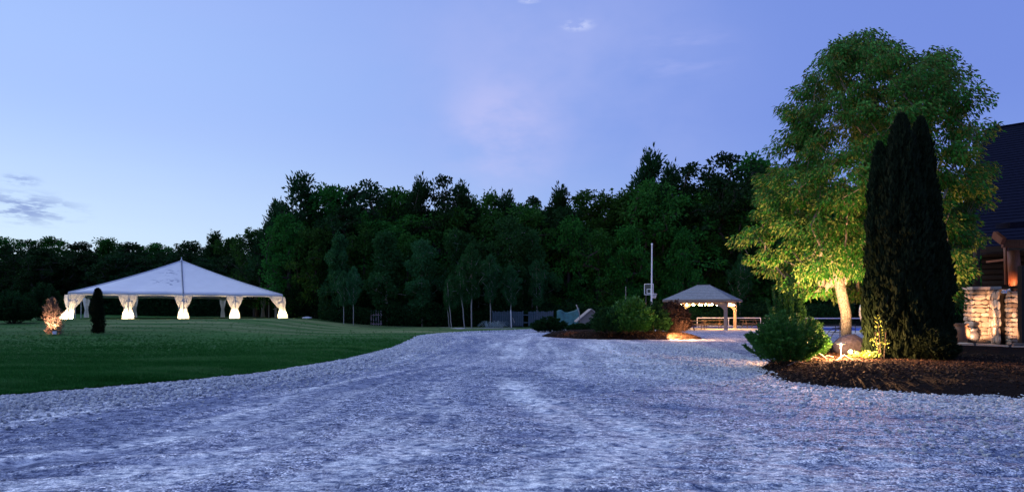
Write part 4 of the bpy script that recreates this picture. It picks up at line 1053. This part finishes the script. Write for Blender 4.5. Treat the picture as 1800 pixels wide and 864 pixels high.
# ---- bushes
def bush(name, base, rx, ry, H, leaf, label, n_br, per, L, W, spread=1.0, seed=1, up=.6, cat='shrub', droop=0.0, inner=.25, stemmat='bark'):
    """upright arching branches with short leafy side shoots"""
    r = random.Random(seed); g = np.random.default_rng(seed); base = Vector(base)
    t_ = thing(name, base, label, cat); st = MB(); C = []; D = []
    for b in range(n_br):
        az = r.uniform(0, 6.283); rho = math.sqrt(r.random()); tx = math.cos(az) * rho * rx; ty = math.sin(az) * rho * ry
        hz = H * (1 - .62 * rho ** 2.2) * r.uniform(.72, 1.08)
        p0 = base + Vector((tx * .25, ty * .25, 0)); p2 = base + Vector((tx, ty, hz)); p1 = base + Vector((tx * .7, ty * .7, hz * .45))
        pts = []
        for k in range(6):
            q = k / 5; pts.append((1 - q) ** 2 * p0 + 2 * q * (1 - q) * p1 + q * q * p2)
        if b % 3 == 0: st.tube(pts, [.02 * (1 - .8 * k / 5) + .003 for k in range(6)], 3, False)
        ax = (p2 - p1).normalized()
        for k in range(per):
            q = inner + (1 - inner) * r.random() ** .8; p = (1 - q) ** 2 * p0 + 2 * q * (1 - q) * p1 + q * q * p2
            rr_ = .16 * spread * (1.15 - q); a2 = r.uniform(0, 6.283); off = Vector((math.cos(a2), math.sin(a2), r.uniform(-.5, .5))) * rr_ * r.random() ** .5
            C.append(p + off); D.append(off.normalized() * .7 + ax * up + Vector((r.uniform(-.3, .3), r.uniform(-.3, .3), -droop)))
    C = np.array([c - base for c in C]); D = np.array(D)
    C[:, 2] = np.maximum(C[:, 2], 0.02)
    link('foliage', leaves(C, D, L, W, 'foliage'), leaf, t_)
    st.build('stems', stemmat, t_); return t_
def onbed(px, d): x = (px - 900) / F * d; return Vector((x, d, max(0.0, bzz(x, d))))
# right bed
bush('spreading_shrub', onbed(1380, 16.9), 1.1, 1.1, 1.5, 'yew', 'broad feathery green shrub at the left tip of the right hand bed', 120, 260, .08, .032, .75, 5, up=.9)
bush('spreading_shrub', onbed(1420, 18.3), .6, .7, 1.1, 'yew', 'smaller green shrub between the broad feathery shrub and the boulder', 130, 150, .07, .028, 1.1, 6, up=.5)
bush('spreading_shrub', onbed(1390, 20.0), 1.0, .8, 2.5, 'yew', 'taller loose shrub standing behind the broad feathery shrub', 46, 260, .09, .034, .6, 8, up=1.1)
# middle bed
bush('garden_shrub', onbed(1072, 37.3), 1.35, 1.3, 1.5, 'dark', 'low dark shrub at the left of the middle bed', 150, 150, .12, .06, 1.5, 11)
bush('garden_shrub', onbed(1108, 37.2), 1.7, 1.4, 2.1, 'yew', 'big dark green shrub in the middle bed below the tall white pole', 220, 170, .13, .06, 1.6, 12)
bush('garden_shrub', onbed(1150, 37.6), 1.1, 1.1, 1.75, 'dark', 'dark shrub wedged between the big green shrub and the round reddish one', 130, 150, .12, .06, 1.5, 13)
bush('round_shrub', onbed(1184, 38.0), 1.12, 1.1, 1.95, 'redleaf', 'round dark reddish shrub nearest the shelter in the middle bed', 260, 190, .11, .055, 1.5, 14, up=.2, droop=.5)
bush('garden_shrub', Vector((2.9, 49.0, 0)), 1.6, 1.0, 1.15, 'dark', 'low dark shrub behind the left tip of the middle bed', 110, 120, .14, .07, 1.7, 15)
bush('garden_shrub', Vector((5.0, 47.0, 0.1)), 1.0, .8, .55, 'dark', 'small dark shrub in front of the small pale shed', 100, 110, .13, .06, 1.6, 16)

bush('garden_shrub', Vector((-37.0, 46.5, float(lawnz(-37.0, 46.5)))), 1.6, 1.4, 2.3, 'dark', 'dark shrub mass at the far left edge beyond the orange lit shrub', 150, 110, .16, .08, 1.6, 71)
bush('garden_shrub', Vector((-38.6, 51.5, float(lawnz(-38.6, 51.5)))), 1.5, 1.4, 3.0, 'dark', 'taller dark shrub between the far left edge and the tent corner', 150, 110, .16, .08, 1.6, 72)
# boulder
bo = onbed(1494, 19.2); me = stone_mesh(21, 3, 0.035); o = link('boulder', me, 'boulder', None, bo + Vector((0, 0, .20)), True)
o.scale = (.52, .38, .40); o.rotation_euler = (.05, .05, .3); dm = o.modifiers.new('d', 'DISPLACE'); tx = bpy.data.textures.new('rock', 'CLOUDS'); tx.noise_scale = .9; dm.texture = tx; dm.strength = .35
tag(o, 'rounded dark grey boulder at the foot of the floodlit tree', 'boulder')
# T shaped path light
pl = onbed(1478, 16.6); T_ = thing('path_light', pl, 'thin T shaped path light standing in the mulch before the boulder', 'path light')
MB().tube([pl - Vector((0, 0, .05)), pl + Vector((0, 0, .46))], .012, 8).build('stem', 'galv', T_)
MB().lathe(pl + Vector((0, 0, .455)), [(.02, -.03), (.03, 0.0), (.15, .012), (.15, .022), (.02, .045)], 20).build('cap', 'stonecap', T_, True)
MB().lathe(pl + Vector((0, 0, .44)), [(.10, 0.0), (.10, .008)], 16).build('lens', 'glowpath', T_)
lamp('POINT', pl + Vector((0, -.03, .425)), 1900, (1, .48, .20), size=.03)
# main spotlight
ms = onbed(1494, 17.3); S_ = thing('spotlight', ms, 'glowing ground spotlight beside the T shaped path light in the mulch', 'spotlight')
treeb = onbed(1488, 25.5)
aim = Vector((-.05, .78, .62)).normalized()
MB().tube([ms - Vector((0, 0, .05)), ms + Vector((0, 0, .14))], .012, 6).build('stake', 'metaldark', S_)
MB().tube([ms + Vector((0, 0, .15)) - aim * .08, ms + Vector((0, 0, .15)) + aim * .05], [.035, .06], 12).build('housing', 'metaldark', S_)
bm_ = bmesh.new(); bmesh.ops.create_uvsphere(bm_, u_segments=12, v_segments=8, radius=.045); me = bpy.data.meshes.new('bulb'); bm_.to_mesh(me); bm_.free()
o = link('bulb', me, 'glowspot', S_); o.location = Vector((0.0, -.03, .20))
lp = ms + Vector((0, -.02, .27))
lamp('SPOT', lp, 1500, (1, .62, .28), lp + Vector((.30, .82, .52)), .05, 46, .8)
lamp('POINT', lp + Vector((-.10, -.15, .25)), 480, (1, .50, .20), size=.04)
tl = onbed(1448, 22.8); fl = thing('spotlight', tl, 'ground spotlight hidden behind the boulder that lights the tree trunk', 'spotlight')
MB().tube([tl + Vector((0, 0, .0)), tl + Vector((0, 0, .14))], [.03, .06], 10).build('housing', 'metaldark', fl)
lamp('SPOT', tl + Vector((0, 0, .2)), 6500, (1, .60, .29), tl + Vector((-.02, .50, .85)), .05, 128, .7)
t2 = onbed(1655, 21.8); fl = thing('spotlight', t2, 'ground spotlight behind the dark evergreens that lights the low right branches', 'spotlight')
MB().tube([t2, t2 + Vector((0, 0, .14))], [.03, .06], 10).build('housing', 'metaldark', fl)
lamp('SPOT', t2 + Vector((0, 0, .2)), 2000, (1, .56, .26), t2 + Vector((-.15, .35, 1.0)), .05, 120, .8)
# hostas by the lamp
for k, (px, d, lab) in enumerate([(1512, 17.2, 'lit yellow green hosta clump just right of the glowing spotlight'), (1532, 16.9, 'lit yellow green hosta clump at the dark evergreen foot')]):
    b = onbed(px, d); bush('hosta', b, .20, .18, .17, 'hosta', lab, 22, 4, .15, .06, .3, 40 + k, cat='plant')
# cables and twigs in the mulch
rr = random.Random(8)
for k in range(7):
    a = onbed(rr.uniform(1405, 1468), rr.uniform(16.2, 17.6)); b = a + Vector((rr.uniform(.25, .6) * rr.choice([-1, 1]), rr.uniform(-.3, .3), 0)); b.z = max(0, bzz(b.x, b.y))
    o = MB().tube([a + Vector((0, 0, .01)), (a + b) / 2 + Vector((0, 0, rr.uniform(.08, .3))), b + Vector((0, 0, .02))], .009, 4).build('fallen_twig', 'log')
    tag(o, 'thin pale fallen twig in the mulch between the feathery shrub and the path light', 'twig', 'fallen twigs in the lit mulch')

# ------------------------------------------------------------------ the floodlit tree
rnd = random.Random(5); rng = np.random.default_rng(5)
TDIST = 25.5; PX = TDIST / F
PROF = [(48, 1500, 1530), (75, 1462, 1560), (90, 1445, 1640), (110, 1425, 1685), (150, 1385, 1712), (200, 1358, 1738), (250, 1345, 1740), (300, 1332, 1742), (350, 1308, 1742), (400, 1286, 1735), (440, 1290, 1722), (475, 1330, 1708), (500, 1385, 1690), (520, 1430, 1640)]
def mt_env(z):
    py = HZ - (z - CAMZ) / PX
    l = np.interp(py, [q[0] for q in PROF], [q[1] for q in PROF]); r = np.interp(py, [q[0] for q in PROF], [q[2] for q in PROF])
    return (l - 1488) * PX, (r - 1488) * PX
z_top = CAMZ + (HZ - 66) * PX; z_bot = CAMZ + (HZ - 515) * PX
cl = []
while len(cl) < 530:
    z = rnd.uniform(z_bot, z_top); l, r = mt_env(z); h = (r - l) / 2; c = (l + r) / 2
    if rnd.random() > (h / 5.4) ** 1.2 + .05: continue
    az = rnd.random() * 6.283; q = rnd.random() ** .42
    wob = .86 + .26 * float(vnoise(az * 2.2 + 7, z * .9)) 
    x = c + math.cos(az) * h * q * wob * .90; yv = math.sin(az) * min(h, 4.6) * q * wob * .95
    # notch between top lobe and right lobe
    py = HZ - (z - CAMZ) / PX; pxx = 1488 + x / PX
    if 1588 < pxx < 1615 and py < 125: continue
    dd = TDIST + yv; pxx = 900 + F * (treeb.x + x) / dd; pyy = HZ - (z - CAMZ) / dd * F
    if pxx > np.interp(pyy, [q[0] for q in PROF], [q[2] for q in PROF]) - 14 or pxx < np.interp(pyy, [q[0] for q in PROF], [q[1] for q in PROF]) - 4: continue
    cl.append((x, yv, z - treeb.z))
MT = thing('floodlit_tree', treeb, 'large leafy tree floodlit yellow from below behind the boulder', 'tree')
fork_z = P(0, 492, TDIST).z - treeb.z
base = [(0, 0, -.2), (-.02, 0, 1.2), (-.25, 0, fork_z - .3), (-.45, .05, fork_z + .5)]
tr = MB(); 
for k in range(26):      # the narrow crest of the crown
    pyy = rnd.uniform(62, 120); q = (pyy - 55) / 65; pxx = 1512 + rnd.uniform(-1, 1) * (14 + 62 * q); yv = rnd.uniform(-1, 1) * (.3 + 1.4 * q)
    q = P(pxx, pyy, TDIST + yv) - treeb; cl.append((q.x, q.y, q.z))
for k in range(26):      # drooping low sprays on the right
    pxx = rnd.uniform(1636, 1682); yv = rnd.uniform(-2.0, -.3); dd = TDIST + yv; pyy = rnd.uniform(455, 535)
    q = P(pxx, pyy, dd) - treeb; cl.append((q.x, q.y, q.z))
base += [(-1.0, .1, fork_z + 1.7), (-1.3, .2, fork_z + 3.2)]
skeleton(tr, base, cl, .20, .012, 7, .10, steep=2.2, kmin=4)
tr.tube([Vector(base[2]), Vector(base[2]) + Vector((.55, 0, .75)), Vector(base[2]) + Vector((.95, -.2, 2.0)), Vector(base[2]) + Vector((1.2, -.3, 4.0))], [.13, .11, .08, .04], 7)
me = bpy.data.meshes.new('trunk'); me.from_pydata(tr.v, [], tr.f); link('trunk', me, 'treebark', MT, smooth=True)
cm = clump_leaves(cl, 215, .54, .66, .5, .85, .175, .066, 'crown', jitter=.8)
link('crown', cm, 'lush', MT)
lampx = None

# ------------------------------------------------------------------ arborvitae group
AR = [(1546, 17.6, 258, .27, 'left narrow spire of the dark evergreen group in front of the floodlit tree', 51),
      (1584, 17.2, 208, .43, 'tall middle spire of the dark evergreen group', 52),
      (1618, 17.5, 214, .36, 'right spire of the dark evergreen group with a notch beside its tip', 53),
      (1644, 18.0, 400, .30, 'shorter right shoulder evergreen of the dark group', 54)]
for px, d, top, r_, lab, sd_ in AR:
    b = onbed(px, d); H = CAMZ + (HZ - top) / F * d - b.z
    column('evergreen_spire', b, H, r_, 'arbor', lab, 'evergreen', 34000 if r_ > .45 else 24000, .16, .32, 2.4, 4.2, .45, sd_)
bush('garden_shrub', onbed(1640, 16.6), .6, .6, .8, 'arbor', 'low black evergreen at the foot of the right evergreen spire', 150, 140, .08, .03, 1.3, 61)
bush('garden_shrub', onbed(1552, 17.0), .30, .2, 1.85, 'hosta', 'loose shrub with lit leaves moved in front of the left evergreen spires', 9, 8, .08, .04, 1.6, 62)  # lit bush from behind the spires, brought forward so its leaves show
# pale curved hoop by the evergreens
hc = P(1548, 548, 20.5); pts = [hc + Vector((math.cos(a) * .68, 0, math.sin(a) * .68)) for a in np.linspace(0, 2 * math.pi, 41)]
hoop = thing('garden_hoop', Vector((hc.x, hc.y, hc.z - .68)), 'pale curved metal hoop peeping out left of the dark evergreens', 'hoop')
MB().tube(pts, .03, 8, False).build('ring', 'galv', hoop)
MB().tube([hc - Vector((0, 0, .66)), Vector((hc.x, hc.y, .2))], .03, 8).build('post', 'galv', hoop)

# ------------------------------------------------------------------ house
E0 = Vector((21.9, 31.0, 0)); he = Vector((.722, -.692, 0)); hn = Vector((.692, .722, 0))
def HP(x, y, z): return E0 + he * x + hn * y + Vector((0, 0, z))
house = thing('house', E0, 'dark lodge house with steep navy roof, stone piers and timber porch', 'house')
hrot = math.atan2(he.y, he.x)
EZ_, RZ_, HD = 4.7, 12.9, 11.1
stepped([(HP(0, 0, EZ_), HP(26, 0, EZ_), HP(26, HD, RZ_), HP(0, HD, RZ_)), (HP(26, 2 * HD, EZ_), HP(0, 2 * HD, EZ_), HP(0, HD, RZ_), HP(26, HD, RZ_))], 44, 'roof', 'navy', house, .03)
MB().beam(HP(-.05, -.05, EZ_ - .12), HP(26, -.05, EZ_ - .12), .05, .26).build('fascia', 'siding', house)
for s_ in (0, 1):
    MB().beam(HP(-.03, 0 if s_ == 0 else 2 * HD, EZ_ - .1), HP(-.03, HD, RZ_ - .1), .06, .26).build('bargeboard', 'siding', house)
MB().beam(HP(-.05, HD, RZ_ + .04), HP(26, HD, RZ_ + .04), .22, .10).build('ridge_cap', 'navy', house)
MB().add([HP(.02, .2, EZ_ - .25), HP(25.9, .2, EZ_ - .25), HP(25.9, 2.6, EZ_ - .20), HP(.02, 2.6, EZ_ - .20)], [(0, 1, 2, 3)]).build('soffit', 'siding', house)
# walls: front wall set back under the eave with log siding courses, gable end
for k in range(16):
    MB().tube([HP(.8, 2.6, .15 + .29 * k), HP(25, 2.6, .15 + .29 * k)], .15, 8).build('wall_log', 'siding', house)
MB().add([HP(.8, 2.6, 0), HP(.8, 2 * HD - 2.6, 0), HP(.8, 2 * HD - 2.6, EZ_ + 1.4), HP(.8, HD, RZ_ - .5), HP(.8, 2.6, EZ_ + 1.4)], [(0, 1, 2, 3, 4)]).build('gable_wall', 'siding', house)
wn = MB().box(HP(2.9, 2.38, 2.0), (1.6, .10, 1.5), hrot).build('window', 'timber', house)
WL[wn.name] = E0
MB().box(HP(2.9, 2.31, 2.0), (1.4, .04, 1.3), hrot).build('pane', 'glass', wn)
# porch: flagged floor
MB().box(HP(6, -.2, .04), (13, 5.0, .16), hrot).build('porch_floor', 'stonecap', house)

# stone piers built of single stones
stone_var = [stone_mesh(100 + k, 2, .13) for k in range(5)]
for me in stone_var:
    for v in me.vertices:
        c_ = v.co; m_ = max(abs(c_.x), abs(c_.y), abs(c_.z)); v.co = c_ * (.55 + .45 / m_ * .85)   # squarish
    me.materials.append(M['wallstone'])
def pier(base, w_, dp, H, rot, name, seed, courses):
    r = random.Random(seed)
    core = MB().box(base + Vector((0, 0, H / 2)), (w_ - .10, dp - .10, H), rot).build(name, 'mortar', house)
    WL[core.name] = E0
    ax = Vector((math.cos(rot), math.sin(rot), 0)); ay = Vector((-ax.y, ax.x, 0)); z = 0
    for cst in range(courses):
        ch = H / courses * r.uniform(.6, 1.4); ch = min(ch, H - z) if cst < courses - 1 else H - z
        for (o_, u_, ww) in ((-ay * dp / 2, ax, w_), (-ax * w_ / 2, ay, dp), (ax * w_ / 2, ay, dp)):
            n_ = r.choice([2, 3]) if ww > .6 else r.choice([1, 2]); cuts = sorted([0, 1] + [(k + r.uniform(-.2, .2)) / n_ for k in range(1, n_)])
            for a, b in zip(cuts[:-1], cuts[1:]):
                c_ = base + o_ + u_ * (ww * ((a + b) / 2 - .5)) + Vector((0, 0, z + ch / 2))
                s = bpy.data.objects.new('stone', r.choice(stone_var)); COL.objects.link(s); s.parent = core; s.location = c_ - E0
                tn = r.uniform(.10, .17)
                s.scale = (ww * (b - a) * r.uniform(.50, .60), tn * .6, ch * r.uniform(.50, .64)) if u_ == ax else (tn * .6, ww * (b - a) * .55, ch * .56)
                s.rotation_euler = (r.uniform(-.12, .12), r.uniform(-.16, .16), rot + r.uniform(-.08, .08))
        z += ch
    return core
p1 = P(1723, 600, 29.6); p1.z = .12
ht = P(0, 509, 29.6).z - .12
pier(p1, .92, .92, ht, R(-12), 'stone_pier', 3, 12)
MB().box(p1 + Vector((0, 0, ht + .06)), (1.2, 1.2, .14), R(-12)).build('pier_cap', 'stonecap', house, bevel=.02)
MB().tube([p1 + Vector((-.1, .1, ht + .1)), p1 + Vector((-.1, .1, 4.65))], [.15, .13], 10).build('porch_post', 'siding', house, True)
p2 = P(1784, 604, 27.5); p2.z = .12; ht2 = P(0, 512, 27.5).z - .12
pier(p2, .45, .6, ht2, R(-20), 'stone_pier', 7, 13)
# swept flagstone wall between the piers
wa = p1 + Vector((.5, .15, 0)); wb_ = p2 + Vector((-.25, .3, 0)); m_ = MB(); nseg = 10
wdir = (wb_ - wa).normalized(); wnrm = Vector((wdir.y, -wdir.x, 0))
def wtop(q): return 1.72 + .75 * q ** .6
for i in range(nseg + 1):
    q = i / nseg; p = wa.lerp(wb_, q); h_ = wtop(q)
    for s_ in (-.16, .16): m_.v += [tuple(p + wnrm * s_), tuple(p + wnrm * s_ + Vector((0, 0, h_)))]
for i in range(nseg):
    a = i * 4; m_.f += [(a, a + 4, a + 5, a + 1), (a + 2, a + 3, a + 7, a + 6), (a + 1, a + 5, a + 7, a + 3)]
wallc = m_.build('flagstone_wall', 'mortar', house); WL[wallc.name] = E0
r = random.Random(12); Lw = (wb_ - wa).length; placed = 0
for row in range(6):
    x_ = 0.0
    while x_ < 1:
        ws = r.uniform(.20, .42); q = min(1, x_ + ws / Lw / 2); zc = .2 + row * .40 + r.uniform(-.06, .06)
        if zc < wtop(q) - .05:
            n_ = r.choice([5, 6, 7]); pts = []; cc = wa.lerp(wb_, q)
            for k in range(n_):
                a = k / n_ * 6.283 + r.uniform(-.2, .2); rr_ = r.uniform(.85, 1.1)
                pts.append((math.cos(a) * ws * .53 * rr_, math.sin(a) * .21 * rr_))
            bb = MB(); vs = [cc + wdir * a_ + Vector((0, 0, zc + b_)) + wnrm * .15 for a_, b_ in pts] + [cc + wdir * a_ * .9 + Vector((0, 0, zc + b_ * .9)) + wnrm * (.20 + r.uniform(0, .02)) for a_, b_ in pts]
            bb.add(vs, [tuple(range(n_, 2 * n_))] + [(k, (k + 1) % n_, n_ + (k + 1) % n_, n_ + k) for k in range(n_)]); bb.build('flagstone', 'wallstone', wallc)
        x_ += ws / Lw * 1.04
# timber post and small porch gable
tp_ = P(1783, 500, 27.2)
MB().tube([P(1785, 502, 27.0), P(1781, 440, 27.0)], [.24, .22], 12).build('timber_post', 'timber', house, True)
MB().tube([P(1770, 500, 27.4), P(1768, 430, 27.4)], [.09, .09], 8).build('timber_post', 'timber', house, True)
MB().beam(P(1735, 460, 28.5), P(1768, 456, 27.6), .10, .09).build('brace', 'timber', house)
MB().beam(P(1748, 412, 27.2), P(1764, 424, 26.6), .16, .30).build('rafter_end', 'timber', house)
MB().beam(P(1762, 428, 27.2), P(1850, 428, 26.4), .35, .32).build('porch_beam', 'timber', house)
a0, a1 = P(1750, 402, 27.4), P(1775, 396, 24.5)
MB().add([a0, P(1860, 380, 26.5), P(1860, 395, 23.5), a1 + Vector((0, 0, -.1)), a0 + Vector((0, 0, .22)), P(1860, 380, 26.5) + Vector((0, 0, .22)), P(1860, 395, 23.5) + Vector((0, 0, .22)), a1 + Vector((0, 0, .12))],
         [(3, 2, 1, 0), (4, 5, 6, 7), (0, 1, 5, 4), (1, 2, 6, 5), (2, 3, 7, 6), (3, 0, 4, 7)]).build('porch_roof', 'navy', house)
MB().box(P(1797, 560, 26.0) + Vector((0, 0, .6)), (.22, .22, 3.2)).build('porch_post', 'siding', house)
# floodlight fixture on pier
lf = P(1766, 512, 27.2); wl_ = thing('porch_light', lf, 'small white twin flood light fixed above the flagstone wall', 'wall light')
MB().box(lf, (.12, .12, .16)).build('bracket', 'metalwhite', wl_)
for s_ in (-1, 1): MB().tube([lf + Vector((.06 * s_, 0, .04)), lf + Vector((.17 * s_, -.10, -.02 + .1 * (s_ > 0)))], [.03, .055], 10).build('head', 'metalwhite', wl_)
# urns
def urn(b, s_, label, mat='clay'):
    t_ = thing('urn_planter', b, label, 'planter', 'urns by the stone pier')
    MB().lathe(b, [(.20 * s_, 0), (.26 * s_, .05 * s_), (.36 * s_, .28 * s_), (.38 * s_, .50 * s_), (.30 * s_, .68 * s_), (.24 * s_, .74 * s_), (.32 * s_, .82 * s_), (.32 * s_, .86 * s_), (.26 * s_, .86 * s_), (.2 * s_, .80 * s_)], 20).build('pot', mat, t_, True)
    for k in (-1, 1):
        MB().tube([b + Vector((k * .30 * s_, 0, .70 * s_)), b + Vector((k * .46 * s_, 0, .62 * s_)), b + Vector((k * .37 * s_, 0, .45 * s_))], .025, 6).build('handle', mat, t_)
urn(P(1688, 601, 28.6) * 1.0, 1.0, 'round clay urn with handles left of the stone pier')
urn(P(1708, 602, 28.7), .75, 'dark slim urn standing in front of the stone pier', 'metaldark')
# lights at the piers
for (px, d, tx_, pw, lab) in [(1714, 27.3, p1 + Vector((0, 0, 1.3)), 2000, 'ground floodlight in front of the stone pier'), (1776, 25.8, p2 + Vector((0, 0, 1.3)), 900, 'ground floodlight in front of the narrow stone pier')]:
    b = P(px, 606, d); b.z = .10; t_ = thing('spotlight', b, lab, 'spotlight')
    MB().tube([b, b + Vector((0, .03, .14))], [.03, .06], 10).build('housing', 'metaldark', t_)
    lamp('SPOT', b + Vector((0, 0, .2)), pw, (1, .52, .27), tx_, .05, 46, .45)
lamp('SPOT', lf + Vector((0.2, -.25, .0)), 130, (1, .42, .16), P(1783, 430, 27.0), .05, 60, .6)
# middle bed uplight
mb_ = onbed(1170, 35.9); t_ = thing('spotlight', mb_, 'ground spotlight lighting the mulch orange below the round reddish shrub', 'spotlight')
MB().tube([mb_, mb_ + Vector((.03, 0, .14))], [.03, .06], 10).build('housing', 'metaldark', t_)
lamp('SPOT', mb_ + Vector((.1, -.05, .50)), 2600, (1, .50, .20), mb_ + Vector((1.2, .1, -.1)), .04, 130, .6)
lamp('POINT', mb_ + Vector((.9, -.1, .50)), 420, (1, .5, .2), size=.05)
ml = onbed(1000, 38.5); t_ = thing('spotlight', ml, 'faint ground light at the left tip of the middle bed', 'spotlight')
MB().tube([ml, ml + Vector((0, 0, .12))], [.03, .05], 10).build('housing', 'metaldark', t_)
lamp('POINT', ml + Vector((.0, -.1, .3)), 14, (1, .42, .15), size=.05)
